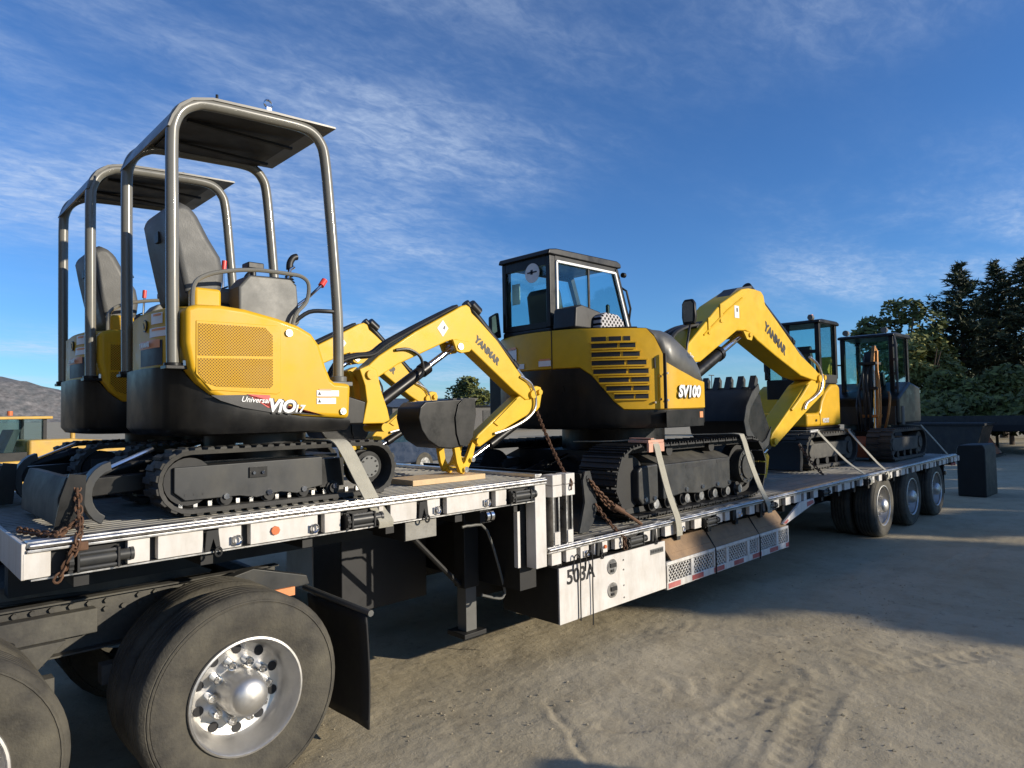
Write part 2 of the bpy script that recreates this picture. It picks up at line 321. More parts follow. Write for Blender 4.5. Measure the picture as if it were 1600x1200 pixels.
def gr(src, a, c, lo=0, hi=1):
    r = t.nodes.new('ShaderNodeMapRange'); r.inputs[1].default_value = a; r.inputs[2].default_value = c; r.inputs[3].default_value = lo; r.inputs[4].default_value = hi; L.new(src, r.inputs[0]); return r
def gmix(fac, a, c):
    m = t.nodes.new('ShaderNodeMixRGB'); L.new(fac, m.inputs[0])
    for i, q in ((1, a), (2, c)):
        if isinstance(q, tuple): m.inputs[i].default_value = (*q, 1)
        else: L.new(q, m.inputs[i])
    return m
c1 = gmix(gr(gn(.42, 6, .6).outputs[0], .38, .62).outputs[0], (.41, .345, .225), (.47, .405, .285))
c2 = gmix(gr(gn(2.2, 8, .7, 3).outputs[0], .45, .72, 0, .7).outputs[0], c1.outputs[0], (.31, .255, .165))
c3 = gmix(gr(gn(9, 6, .7, 8).outputs[0], .58, .72, 0, .75).outputs[0], c2.outputs[0], (.215, .185, .13))
c4 = gmix(gr(gn(60, 3, .6, 5).outputs[0], .60, .75, 0, .6).outputs[0], c3.outputs[0], (.54, .50, .42))
L.new(c4.outputs[0], b.inputs['Base Color']); b.inputs['Roughness'].default_value = .95; b.inputs['Specular IOR Level'].default_value = .2
hb = gn(22, 8, .72, 2); bp = t.nodes.new('ShaderNodeBump'); bp.inputs['Strength'].default_value = .34; bp.inputs['Distance'].default_value = .03; L.new(hb.outputs[0], bp.inputs['Height'])
hb2 = gn(140, 4, .6, 6); bp2 = t.nodes.new('ShaderNodeBump'); bp2.inputs['Strength'].default_value = .22; bp2.inputs['Distance'].default_value = .006; L.new(hb2.outputs[0], bp2.inputs['Height']); L.new(bp.outputs[0], bp2.inputs['Normal'])
L.new(bp2.outputs[0], b.inputs['Normal']); me.materials.append(gm)
# loose clods and gravel lying on it
rb = B(); rng = random.Random(3)
def clod(x, y, s):
    p = [Vector((rng.gauss(0, 1), rng.gauss(0, 1), rng.gauss(0, 1))).normalized() for _ in range(3)]
    vs = []
    for (a, c, d) in ((1, 0, 0), (-1, 0, 0), (0, 1, 0), (0, -1, 0), (0, 0, 1), (0, 0, -1)):
        k = s*rng.uniform(.6, 1.3); vs.append((x+a*k, y+c*k, gz(x, y)+s*.25+d*k*.7))
    rb.add(vs, [(0, 2, 4), (2, 1, 4), (1, 3, 4), (3, 0, 4), (2, 0, 5), (1, 2, 5), (3, 1, 5), (0, 3, 5)])
for _ in range(6000):
    x = rng.uniform(1.2, 14); y = rng.uniform(-5, 1.1)
    if mn.noise(Vector((x*.9, y*.9, 12))) > -.05+.25*rng.random(): clod(x, y, rng.uniform(.002, .0075)*(1 if rng.random() < .93 else 1.9))
for _ in range(160):
    k = rng.choice([(4.9, -1.15, .8, .18), (6.3, -1.2, .6, .12), (7.6, -1.0, 1.4, .3), (2.5, -.1, .8, .3)])
    clod(rng.gauss(k[0], k[2]*.5), rng.gauss(k[1], k[3]), rng.uniform(.004, .014))
o = rb.obj('loose_gravel', 'dirtclod' if 'dirtclod' in M else gm, None); tag(o, 'loose dirt clods and small gravel scattered over the yard', 'gravel', kind='stuff')

# ------------------------------------------------------------ step deck trailer
SH = .0067
TR = empty('step_deck_trailer', (0, 0, 0), 'white sided aluminium step deck trailer marked 503A carrying the excavators', 'trailer')
W = 2.59
def tb(name, m, b, parent=TR, bev=0, **k): return b.obj(name, m, parent, bev=bev, shear=SH, **k)
up = B().box(.02, 3.20, .07, W-.07, 1.30, 1.405); upo = tb('upper_deck', 'dark', up)
n = 12
for i in range(n):
    y0 = .062+(W-.124)*i/n; y1 = .062+(W-.124)*(i+1)/n
    b = B().box(.015, 3.205, y0+.004, y1-.004, 1.405, 1.436+random.uniform(-.002, .002))
    for k in range(3): yy = lerp(y0, y1, (k+.5)/3); b.box(.02, 3.2, yy-.012, yy+.012, 1.434, 1.4385)
    tb('plank', 'deck', b, upo)
lo = B().box(3.22, 14.58, .07, W-.07, .78, .875); loo = tb('lower_deck', 'dark', lo)
for i in range(n):
    y0 = .062+(W-.124)*i/n; y1 = .062+(W-.124)*(i+1)/n
    b = B().box(3.22, 14.58, y0+.004, y1-.004, .875, .908+random.uniform(-.002, .002))
    for k in range(3): yy = lerp(y0, y1, (k+.5)/3); b.box(3.23, 14.57, yy-.012, yy+.012, .906, .9105)
    tb('plank', 'deck', b, loo)
for side in (0, 1):
    s = (lambda y: y) if side == 0 else (lambda y: W-y)
    def sb(b, x0, x1, y0, y1, z0, z1): return b.box(x0, x1, min(s(y0), s(y1)), max(s(y0), s(y1)), z0, z1)
    tb('deck_edge', 'alu', sb(sb(B(), .012, 3.215, .002, .062, 1.418, 1.447), .012, 3.215, -.008, .05, 1.398, 1.413).cyl((.02, s(-.006), 1.428), (3.21, s(-.006), 1.428), .012, 10), bev=.004)
    tb('deck_edge', 'alu', sb(sb(B(), 3.22, 14.60, .002, .062, .890, .919), 3.22, 14.60, -.008, .05, .870, .885).cyl((3.23, s(-.006), .900), (14.59, s(-.006), .900), .012, 10), bev=.004)
    r1 = tb('side_rail', 'dark', sb(B(), .03, 3.08, .05, .068, 1.286, 1.400))
    tb('lower_flange', 'alu', sb(B(), .03, 3.09, .004, .068, 1.278, 1.2855))
    r2 = tb('side_rail', 'dark', sb(B(), 3.23, 14.58, .05, .068, .775, .872))
    up_p = [(.001, .10), (.398, .493), (.527, .735), (.81, .926), (.973, 1.354), (1.397, 1.498), (1.755, 1.787), (1.837, 2.033), (2.113, 2.215), (2.273, 2.644), (2.704, 2.808)]
    lo_p = [(3.266, 3.374), (3.432, 3.553), (3.599, 3.70), (3.772, 3.80), (3.85, 3.937), (4.04, 4.145), (4.448, 4.554), (4.60, 4.652), (4.774, 4.931), (4.95, 5.115), (5.273, 5.40), (5.691, 5.805), (5.86, 5.948), (6.067, 6.204), (6.373, 6.488), (6.60, 6.743), (6.945, 7.074)]
    x = 7.25
    while x < 14.3: lo_p += [(x, x+.13), (x+.22, x+.42), (x+.50, x+.58)]; x += .78
    if side: up_p = [(.0, .4), (.5, 1.3), (1.4, 2.2), (2.3, 2.9)]; lo_p = [(3.3+k*.9, 4.1+k*.9) for k in range(12)]
    for k, (a, c) in enumerate(up_p): tb('side_panel', 'white', sb(B(), a, c, .008 if side else .004+.002*(k % 2), .05, 1.288, 1.397), r1, bev=.003)
    for k, (a, c) in enumerate(lo_p): tb('side_panel', 'white', sb(B(), a, c, .006+.002*(k % 2), .05, .777, .869), r2, bev=.003)
    # corner post at the step
    tb('step_post', 'white', sb(B(), 3.092, 3.208, .0, .10, .785, 1.396), bev=.005)
    tb('post_flange', 'white', sb(B(), 2.985, 3.01, .08, .12, .80, 1.28))
tb('nose_plate', 'white', B().box(-.006, .012, .006, W-.006, 1.286, 1.44), bev=.004)
tb('bulkhead', 'dark', B().box(3.03, 3.20, .11, W-.11, .62, 1.285))
# loose stake posts standing in the front pockets of the lower deck
for k, x0 in enumerate((3.285, 3.435)):
    st = tb('stake_post', 'alu', B().box(x0+.012, x0+.03, .012, .09, .915, 1.30).box(x0+.075, x0+.09, .012, .09, .915, 1.30), bev=.003)
    tb('stake_cap', 'white', B().box(x0, x0+.105, .0, .11, 1.285, 1.372).box(x0, x0+.105, .0, .11, 1.375, 1.455), st, bev=.005)
    tb('stake_channel', 'dark', B().box(x0+.03, x0+.075, .03, .09, .915, 1.29), st)
    tb('stake_foot', 'white', B().box(x0+.02, x0+.08, .004, .028, .925, 1.02), st)
tb('step_header', 'alu', B().box(3.21, 3.285, .11, W-.11, 1.40, 1.462), bev=.004)
# winches under the rail
def winch(x0, x1, zc, drum=True):
    xm = (x0+x1)/2; w = tb('winch', 'dark', B().box(x0, x0+.012, -.035, .05, zc-.048, zc+.042).box(x1-.012, x1, -.035, .05, zc-.048, zc+.042).box(x0, x1, .03, .049, zc-.05, zc+.05), bev=.003)
    tb('drum', 'char', B().cyl((x0+.012, .0, zc), (x1-.012, .0, zc), .030, 16), w)
    tb('bar', 'char', B().cyl((x0+.012, -.018, zc+.03), (x1-.012, -.018, zc+.03), .010, 8).cyl((x0+.012, -.02, zc-.035), (x1-.012, -.02, zc-.035), .010, 8), w)
    b = B().cyl((x0-.012, .0, zc), (x0-.03, .0, zc), .042, 18)
    for k in range(10): a = 2*math.pi*k/10; b.box(x0-.03, x0-.012, .042*math.cos(a)-.006, .042*math.cos(a)+.006, zc+.042*math.sin(a)-.006, zc+.042*math.sin(a)+.006)
    tb('ratchet', 'dark', b, w)
    tb('bar_socket', 'char', B().cyl((x1, .0, zc), (x1+.05, .0, zc), .026, 14).cyl((x1+.045, .0, zc), (x1+.06, .0, zc), .030, 14), w)
for a, c in ((.19, .36), (1.55, 1.71), (2.86, 3.03)): winch(a, c, 1.338)
for a, c in ((4.20, 4.40), (5.45, 5.64), (6.80, 6.92), (8.25, 8.42), (9.8, 9.97), (10.55, 10.72)): winch(a, c, .815)
def hook(x, zc):
    tb('chain_hook', 'dark', B().prism([(x-.028, zc+.05), (x+.028, zc+.05), (x+.04, zc-.05), (x+.022, zc-.052), (x+.004, zc+.01), (x-.014, zc-.052), (x-.036, zc-.05)], 'y', -.012, .004).tube([(x+.028+.016*math.cos(t), -.012, zc-.06+.022*math.sin(t)) for t in [i*.5236 for i in range(12)]], .006, 6, True))
for x in (.775, 2.073): hook(x, 1.342)
for x in (3.82, 4.58, 6.02, 6.62): hook(x, .822)
def ring(x, zc): tb('tie_ring', 'chrome', B().tube([(x+.02*math.cos(t), -.012, zc+.022*math.sin(t)) for t in [i*.5236 for i in range(12)]], .006, 6, True).box(x-.03, x-.012, -.008, .006, zc-.02, zc+.02))
for x in (.90, 1.33, 2.19, 2.62): ring(x, 1.325)
for x in (3.66, 5.05, 6.15): ring(x, .812)
tb('reflector', 'orange', B().cyl((1.105, -.008, 1.345), (1.105, .006, 1.345), .024, 8))
tb('marker_light', 'orange', B().cyl((3.90, -.008, .825), (3.90, .004, .825), .015, 10))
# beams and gear under the decks
for y in (.78, 1.70):
    tb('main_beam', 'dark', B().box(.05, 3.1, y, y+.11, 1.06, 1.30)); tb('main_beam', 'dark', B().box(3.1, 14.5, y, y+.11, .42, .78))
for i in range(6): tb('crossmember', 'dark', B().box(.2+i*.55, .26+i*.55, .08, W-.08, 1.21, 1.298))
for i in range(20): tb('crossmember', 'dark', B().box(3.4+i*.56, 3.46+i*.56, .08, W-.08, .69, .778))
db = tb('step_box', 'dark', B().box(1.97, 2.22, .055, .42, 1.148, 1.268))
tb('tread_plate', 'deck', B().box(1.975, 2.215, .047, .0545, 1.152, 1.264), db)
wb = tb('hose_box', 'dark', B().box(2.59, 2.69, .04, .2, 1.18, 1.274)); tb('hose_reel', 'chrome', B().cyl((2.61, .02, 1.228), (2.635, .02, 1.228), .038, 18).cyl((2.65, .02, 1.228), (2.675, .02, 1.228), .038, 18), wb)
tb('belly_box', 'ink', B().box(2.15, 2.95, 1.15, 1.6, .42, 1.04), bev=.01)
for y in (.52, 1.97):
    lg = tb('landing_leg', 'dark', B().box(2.84, 2.985, y, y+.13, .60, 1.29), bev=.006)
    tb('inner_leg', 'grey', B().box(2.86, 2.965, y+.012, y+.118, .27, .62), lg, bev=.004); tb('foot', 'dark', B().box(2.80, 3.02, y-.04, y+.17, .235, .272), lg, bev=.005)
    tb('brace', 'dark', B().cyl((2.84, y+.06, .62), (2.35, y+.06, 1.1), .02, 8), lg)
tb('cross_shaft', 'dark', B().cyl((2.9, .52, 1.12), (2.9, 2.0, 1.12), .018, 8))
tb('crank_handle', 'grey', B().tube(smooth_path([(2.64, .30, 1.12), (2.72, .30, 1.12), (2.88, .30, 1.065), (3.04, .30, .63), (3.04, .3, .555), (2.99, .3, .54), (2.82, .3, .60)], 3), .010, 8))
# tool box hung on the side
TX = tb('tool_box', 'dark', B().box(3.33, 4.758, .012, .62, .325, .742), bev=.004)
for k, (a, c) in enumerate(((3.333, 3.545), (3.556, 4.752))):
    tb('tool_box_door', 'white', B().box(a, c, -.004, .0115, .322, .745), TX, bev=.003)
text('503A', .155, 'ink', TX, (0, 0, 0), (3.415, -.0065, .635), (1, 0, SH), (0, -1, 0), bold=.003)
for z in (.625, .435):
    tb('latch', 'alu', B().cyl((3.975, -.012, z+.027), (3.975, -.004, z+.027), .062, 20), TX); 
    tb('latch_handle', 'dark', B().box(3.945, 4.02, -.020, -.0125, z+.02, z+.055).box(3.95, 3.985, -.02, -.0125, z-.015, z+.005), TX)
for z in (.68, .60, .47, .37): tb('rivet', 'alu', B().cyl((4.13, -.008, z), (4.13, -.004, z), .008, 8), TX)
tb('maker_plate', 'grey', B().box(4.52, 4.72, -.0075, -.0045, .655, .70), TX)
for k in range(7): tb('plate_stroke', 'ink', B().box(4.533+k*.026, 4.549+k*.026, -.0095, -.008, .668, .69), TX)
# side guard with mesh panels
SG = tb('side_guard', 'tapew', B().box(4.77, 7.27, -.004, .03, .515, .545).box(4.77, 7.27, -.004, .03, .30, .365), bev=.003)
px = [4.77, 5.20, 5.62, 5.86, 6.30, 6.55, 6.98, 7.27]
for x in px: tb('guard_post', 'tapew', B().box(max(4.772, x-.025), min(7.268, x+.025), -.0065, .025, .366, .514), SG)
for a, c in zip(px[:-1], px[1:]):
    b = B(); a += .03; c -= .03; z0, z1 = .366, .514; p = .048; k = a-(z1-z0)
    while k < c:
        for sg in (1, -1):
            xa, za, xb, zb = (k, z0, k+(z1-z0), z1) if sg > 0 else (k, z1, k+(z1-z0), z0)
            if xa < a: tt = (a-xa)/(xb-xa); xa, za = a, za+(zb-za)*tt
            if xb > c: tt = (c-xa)/(xb-xa) if xb > xa else 0; xb, zb = c, za+(zb-za)*tt
            if xb-xa > .004: b.cyl((xa, .010+.003*sg, za), (xb, .010+.003*sg, zb), .0055, 5)
        k += p
    tb('mesh_panel', 'tapew', b, SG)
x = 4.79
while x < 7.2: tb('red_tape', 'red', B().box(x, min(x+.20, 7.265), -.0065, -.0045, .309, .355), SG); x += .40
tb('guard_arm', 'dark', B().box(4.85, 4.9, .03, .6, .40, .45).box(6.0, 6.05, .03, .6, .40, .45).box(7.1, 7.15, .03, .6, .40, .45).box(4.8, 7.25, .03, .34, .40, .42), SG)
mp_ = tb('side_marker', 'tapew', B().prism([(7.13, .58), (7.20, .565), (8.02, .72), (8.0, .78), (7.62, .775)], 'y', -.004, .02)); tb('red_tape', 'red', B().prism([(7.14, .585), (7.22, .572), (7.28, .60), (7.26, .62)], 'y', -.007, -.005).prism([(7.80, .70), (8.0, .725), (7.98, .765), (7.80, .755)], 'y', -.007, -.005), mp_)
# wheels
def tyre_obj(c, Rt, w, parent, name='tyre', n=56):
    h = w/2; pr = [(.555*Rt, .012), (.60*Rt, .004), (.66*Rt, -.004), (.74*Rt, -.012), (.84*Rt, -.014), (.90*Rt, -.008), (.905*Rt, -.004), (.912*Rt, -.004), (.918*Rt, -.009), (.93*Rt, -.007), (.935*Rt, -.001), (.945*Rt, -.001), (.955*Rt, .004), (.975*Rt, .012), (.995*Rt, .03)]
    y = .03; k = 0
    gro = []
    for g in range(5):
        a = .03+(w-.06)*g/5; c2 = .03+(w-.06)*(g+1)/5
        gro += [(Rt, a+.006), (Rt, c2-.008), (Rt-.014, c2-.005), (Rt-.014, c2-.0)]
    pr += gro+[(.995*Rt, w-.03), (.955*Rt, w-.004), (.84*Rt, w+.012), (.66*Rt, w+.004), (.58*Rt, w-.01)]
    return B().lathe(pr, c, n).obj(name, 'tyre', parent, sharp=30)
def wheel(name, c, Rt, parent, detail=True, dual=.33, w=.27):
    """dual wheel: outer rim facing -Y at c"""
    wh = bpy.data.objects.new(name, None); COL.objects.link(wh); wh.parent = parent; wh.location = c
    tyre_obj((0, 0, 0), Rt, w, wh); tyre_obj((0, dual, 0), Rt, w, wh, n=40)
    rim = B().lathe([(.300, .012), (.304, .0), (.300, -.010), (.290, -.012), (.281, -.002), (.277, .03), (.262, .055), (.257, .135), (.238, .152), (.236, .154), (.13, .150), (.06, .150)], (0, 0, 0), 56).obj('rim', 'wheelalu', wh, sharp=50)
    B().lathe([(.30, .30), (.28, .30), (.25, .20), (.10, .19)], (0, 0, 0), 32).obj('inner_rim', 'dark', wh)
    nn = 10
    for k in range(nn):
        a = 2*math.pi*(k+.5)/nn
        B().cyl((.208*math.cos(a), .147, .208*math.sin(a)), (.208*math.cos(a), .1555, .208*math.sin(a)), .026, 14).obj('hand_hole', 'ink', rim)
    hub = B().lathe([(.118, .150), (.116, .06), (.110, .045), (.106, .02), (.1045, .0), (.098, -.022), (.084, -.040), (.06, -.053), (.03, -.060), (.0, -.062)], (0, 0, 0), 36).obj('hub', 'wheelalu', wh, sharp=60)
    for k in range(nn):
        a = 2*math.pi*k/nn; p = (.150*math.cos(a), .15, .150*math.sin(a)); q = (p[0], .085, p[2])
        B().cyl(p, q, .026, 10, .024).cyl(q, (p[0], .055, p[2]), .019, 10, .008).obj('lug_nut', 'chrome' if detail else 'alu', hub)
    return wh
AX = [10.576, 11.96, 13.343]
w0 = None
for i, x in enumerate(AX):
    wh = wheel('wheel', (x, .03, .465), .475, TR, False)
    tb('axle', 'dark', B().cyl((x, .2, .465), (x, W-.2, .465), .07, 12).box(x-.5, x+.2, .72, .84, .45, .56).box(x-.5, x+.2, 1.75, 1.87, .45, .56))
    b = B(); tyre = tyre_obj((x, W-.33, .465), .475, .3, TR, n=32)
tb('mud_flap', 'flap', B().box(14.05, 14.06, .08, .75, .22, .80).box(14.05, 14.06, 1.85, 2.5, .22, .80))
re = tb('rear_bumper', 'alu', B().box(14.45, 14.53, .15, W-.15, .52, .60).box(14.46, 14.50, .5, .56, .5, .8).box(14.46, 14.50, 2.0, 2.06, .5, .8))
tb('tail_plate', 'dark', B().box(14.585, 14.60, .02, W-.02, .70, .872))
for k in range(4): tb('tail_lamp', 'red', B().cyl((14.30+k*.07, -.002, .74), (14.30+k*.07, .02, .74), .022, 10))

# ------------------------------------------------------------ tractor unit in front (rear end in view)
TK = empty('semi_tractor', (0, 0, 0), 'rear frame and dual wheels of the truck under the trailer nose', 'truck')
WHEELX = .9855
w1 = wheel('wheel', (WHEELX, .07, .50), .525, TK); w2 = wheel('wheel', (WHEELX-1.31, .07, .50), .525, TK)
for x in (WHEELX, WHEELX-1.31):
    tyre_obj((x, 1.88, .5), .525, .27, TK, n=32); tyre_obj((x, 2.2, .5), .525, .27, TK, n=32)
    B().cyl((x, .3, .5), (x, 2.3, .5), .09, 12).lathe([(.0, -.2), (.16, -.16), (.2, 0), (.16, .16), (0, .2)], (x, 1.3, .5), 20).obj('axle', 'frame', TK)
    B().box(x-.55, x+.55, .62, .70, .56, .66).box(x-.55, x+.55, 1.9, 1.98, .56, .66).cyl((x+.3, .72, .6), (x+.3, .72, .84), .10, 14).obj('suspension', 'frame', TK)
for y in (.87, 1.65):
    fr = B().box(-4.2, 1.50, y, y+.008, .70, .985).box(-4.2, 1.50, y-.06 if y < 1 else y, y+.008 if y < 1 else y+.08, .978, .988).box(-4.2, 1.50, y-.06 if y < 1 else y, y+.008 if y < 1 else y+.08, .698, .708).obj('frame_rail', 'frame', TK, bev=.002)
    if y < 1:
        for k in range(34):
            for zz in (.945, .90, .80):
                if random.random() < (.95 if zz != .8 else .45):
                    x = -1.7+k*.085+random.uniform(-.004, .004)
                    B().cyl((x, y-.018, zz), (x, y, zz), .014, 6).obj('bolt', 'frame', fr)
B().box(-.55, .45, .78, .86, .80, .93).prism([(-.4, .80), (.3, .80), (.05, .55), (-.15, .55)], 'y', .74, .86).cyl((-.05, .70, .56), (-.05, .9, .56), .06, 12).obj('hanger_bracket', 'frame', TK, bev=.006)
for x in (-.9, -.2, .5, 1.3): B().box(x, x+.1, .88, 1.66, .72, .94).obj('crossmember', 'frame', TK)
for y in (.95, 1.1, 1.25, 1.4): B().tube(smooth_path([(-3, y, 1.02), (-1, y+.03, 1.04), (.2, y-.02, 1.0), (.9, y+.02, .98)], 5), .018, 7).obj('air_line', 'flap', TK)
B().prism([(-.15, 1.09), (.95, 1.09), (1.12, 1.0), (1.10, .985), (-.15, .985)], 'y', .92, 1.65).obj('fifth_wheel', 'frame', TK, bev=.01)
B().prism([(1.10, 1.00), (1.25, 1.03), (1.60, .93), (1.62, .87), (1.4, .86), (1.30, .885), (1.10, .90)], 'y', .62, .70).prism([(1.10, 1.00), (1.25, 1.03), (1.60, .93), (1.62, .87), (1.4, .86), (1.1, .90)], 'y', 1.86, 1.94).obj('frame_tail', 'char', TK, bev=.006)
B().box(1.20, 1.42, .42, .44, .875, .925).obj('red_white_reflector', 'labelo', TK)
for y0, y1 in ((.06, .80), (1.78, 2.50)):
    B().tube([(1.715, y0-.02, .775), (1.70, y1+.05, .795)], .020, 8).obj('flap_hanger', 'grey', TK)
    fb = B(); nz = 12; ny = 6
    for a in range(nz+1):
        for c in range(ny+1): fb.v.append((1.70+.02*math.sin(a/nz*2.5)+.006*math.sin(c*1.3), lerp(y0, y1, c/ny), lerp(.765, .09, a/nz)))
    fb.f = [(a*(ny+1)+c, a*(ny+1)+c+1, (a+1)*(ny+1)+c+1, (a+1)*(ny+1)+c) for a in range(nz) for c in range(ny)]
    fo = fb.obj('mud_flap', 'flap', TK); so_ = fo.modifiers.new('solid', 'SOLIDIFY'); so_.thickness = .012
# ------------------------------------------------------------ crawler parts shared by the excavators
def loop_pts(xl, xr, zc, r, n=10):
    """closed track loop (x,z), counter-clockwise from lower left"""
    P = []
    for i in range(n+1): a = -math.pi/2+math.pi*i/n; P.append((xr+r*math.cos(a), zc+r*math.sin(a)))
    for i in range(n+1): a = math.pi/2+math.pi*i/n; P.append((xl+r*math.cos(a), zc+r*math.sin(a)))
    return P
def resample(P, step):
    P = P+[P[0]]; out = []; acc = 0
    L_ = sum(math.dist(P[i], P[i+1]) for i in range(len(P)-1)); n = round(L_/step); st = L_/n; need = 0
    for i in range(len(P)-1):
        d = math.dist(P[i], P[i+1])
        while need < d-1e-9:
            t = need/d; out.append(((lerp(P[i][0], P[i+1][0], t), lerp(P[i][1], P[i+1][1], t)), math.atan2(P[i+1][1]-P[i][1], P[i+1][0]-P[i][0]))); need += st
        need -= d
    return out
def belt(y0, y1, xl, xr, zc, r, th, org, parent, lug=0, pitch=.075, m='rubber', name='rubber_track'):
    A = loop_pts(xl, xr, zc, r-lug); I = loop_pts(xl, xr, zc, r-lug-th); n = len(A); b = B()
    vs = [(x, y0, z) for x, z in A]+[(x, y0+.006, z) for x, z in I]+[(x, y1, z) for x, z in A]+[(x, y1-.006, z) for x, z in I]
    fs = []
    for i in range(n):
        j = (i+1) % n; fs += [(i, j, n+j, n+i), (2*n+i, 3*n+i, 3*n+j, 2*n+j), (i, 2*n+i, 2*n+j, j), (n+i, n+j, 3*n+j, 3*n+i)]
    b.add(vs, fs)
    if lug:
        for (x, z), a in resample(A, pitch):
            c, s = math.cos(a), math.sin(a); w = pitch*.30
            for (ya, yb, sh) in ((y0+.004, (y0+y1)/2+.012, 0), ((y0+y1)/2-.012, y1-.004, pitch*.25)):
                q = []
                for yy in (ya, yb):
                    for (u, v) in ((-w, -.004), (w, -.004), (w*.75, lug), (-w*.75, lug)): uu = u+sh; q.append((x+c*uu+s*v, yy, z+s*uu-c*v))
                b.add(q, [(0, 1, 2, 3), (7, 6, 5, 4), (0, 4, 5, 1), (1, 5, 6, 2), (2, 6, 7, 3), (3, 7, 4, 0)])
    return b.obj(name, m, parent, org=org)
def ring_wall(cols, m, name, parent, org, closed=False, off=0., cen=None):
    """wall through plan columns (x, y, zlo, zhi)"""
    b = B(); n = len(cols)
    for x, y, a, c in cols: b.v += [(x, y, a), (x, y, c)]
    b.f = [(2*i, 2*((i+1) % n), 2*((i+1) % n)+1, 2*i+1) for i in range(n if closed else n-1)]
    return b.obj(name, m, parent, org=org, sharp=50)
def plate(name, m, parent, org, pts, y, th=.003):
    return B().prism(pts, 'y', y-th, y).obj(name, m, parent, org=org)

# ------------------------------------------------------------ small canopy excavator
DZ = 1.4485
def mini():
    O = (1.29, .68, DZ); E = empty('mini_excavator', O)
    def ob(b, name, m, par=E, bev=0, **k): return b.obj(name, m, par, bev=bev, org=O, **k)
    for y0, y1 in ((.19, .42), (.94, 1.17)):
        near = y0 < .5; yo = y0 if near else y1
        sg = 1 if near else -1
        belt(y0, y1, .745, 1.835, 1.627, .176, .022, O, E, lug=.012, pitch=.066)
        tf = ob(B().prism([(.665, 1.705), (1.50, 1.715), (1.50, 1.545), (1.40, 1.530), (1.34, 1.512), (1.24, 1.530), (1.10, 1.512), (1.0, 1.530), (.72, 1.530), (.665, 1.575)], 'y', yo+sg*.028, yo+sg*.19), 'track_frame', 'char', bev=.005)
        ob(B().box(1.5, 1.66, min(yo+sg*.06, yo+sg*.19), max(yo+sg*.06, yo+sg*.19), 1.53, 1.70), 'frame_end', 'black', tf)
        ob(B().box(1.055, 1.155, min(yo+sg*.018, yo+sg*.028), max(yo+sg*.018, yo+sg*.028), 1.625, 1.682), 'tensioner_cover', 'black', tf)
        for q in (1.078, 1.128): ob(B().cyl((q, yo+sg*.008, 1.65), (q, yo+sg*.018, 1.65), .009, 6), 'bolt', 'chrome', tf)
        for q in (.72, .765, .81): ob(B().cyl((q, yo+sg*.026, 1.56), (q, yo+sg*.030, 1.56), .006, 8), 'frame_hole', 'ink', tf)
        for q in (.93, 1.17, 1.38, 1.58):
            rl = ob(B().cyl((q, yo+sg*.05, 1.523), (q, yo+sg*.19, 1.523), .042, 18).cyl((q, yo+sg*.03, 1.523), (q, yo+sg*.05, 1.523), .030, 18), 'track_roller', 'dark')
            ob(B().cyl((q, yo+sg*.018, 1.535), (q, yo+sg*.032, 1.535), .016, 12), 'roller_cap', 'chrome', rl)
        q = .70
        while q < 1.85: ob(B().box(q, q+.02, min(yo+sg*.07, yo+sg*.09), max(yo+sg*.07, yo+sg*.09), 1.488, 1.515), 'track_guide', 'alu'); q += .075
        ob(B().cyl((.745, yo+sg*.05, 1.627), (.745, yo+sg*.18, 1.627), .125, 26), 'idler', 'dark')
        sp = ob(B().cyl((1.82, yo+sg*.09, 1.627), (1.82, yo+sg*.14, 1.627), .115, 22), 'sprocket', 'dark')
        ob(B().cyl((1.82, yo+sg*.035, 1.635), (1.82, yo+sg*.09, 1.635), .095, 26), 'drive_housing', 'black', sp)
        ob(B().cyl((1.82, yo+sg*.020, 1.635), (1.82, yo+sg*.036, 1.635), .068, 26), 'drive_cover', 'grey', sp)
        for k in range(10): a = 2*math.pi*k/10; ob(B().cyl((1.82+.055*math.cos(a), yo+sg*.014, 1.635+.055*math.sin(a)), (1.82+.055*math.cos(a), yo+sg*.021, 1.635+.055*math.sin(a)), .006, 6), 'bolt', 'dark', sp)
    ob(B().box(.85, 1.7, .40, .96, 1.54, 1.72).cyl((1.29, .68, 1.72), (1.29, .68, 1.87), .30, 30), 'undercarriage', 'black')
    # dozer blade
    bl = [(.155, 1.47), (.205, 1.46), (.195, 1.53), (.20, 1.60), (.235, 1.69), (.19, 1.695), (.158, 1.60)]
    blo = ob(B().prism(bl, 'y', .20, 1.16), 'dozer_blade', 'dark', bev=.004)
    ob(B().prism([(.14, 1.458), (.25, 1.458), (.26, 1.55), (.27, 1.70), (.20, 1.71), (.165, 1.60)], 'y', .188, .2), 'blade_end', 'black', blo)
    ob(B().prism([(.20, 1.56), (.9, 1.60), (.9, 1.68), (.22, 1.66)], 'y', .46, .53).prism([(.20, 1.56), (.9, 1.60), (.9, 1.68), (.22, 1.66)], 'y', .83, .90), 'blade_arm', 'black', bev=.006)
    ob(B().cyl((.24, .255, 1.49), (.24, .255, 1.63), .018, 12), 'blade_pin', 'chrome', blo)
    ob(B().prism([(.40+.14*math.cos(a)*r, 1.60+.16*math.sin(a)*r) for r, aa in ((1., 1), (.72, -1)) for a in [R(100+16*i) for i in (range(10) if aa > 0 else range(9, -1, -1))]], 'y', .215, .30), 'blade_extension', 'char', bev=.004)
    hydraulic(E, O, (.26, .68, 1.62), (.95, .68, 1.80), .6, .035, 'blade_cylinder')
    ob(B().cyl((.36, .33, 1.70), (.62, .42, 1.80), .013, 8), 'grease_hose', 'chrome')
    # house: black lower hull, yellow covers
    plan = [(1.67, .185), (1.35, .172), (1.08, .168), (.92, .178), (.80, .205), (.715, .255), (.655, .325), (.625, .43), (.612, .55), (.608, .68)]
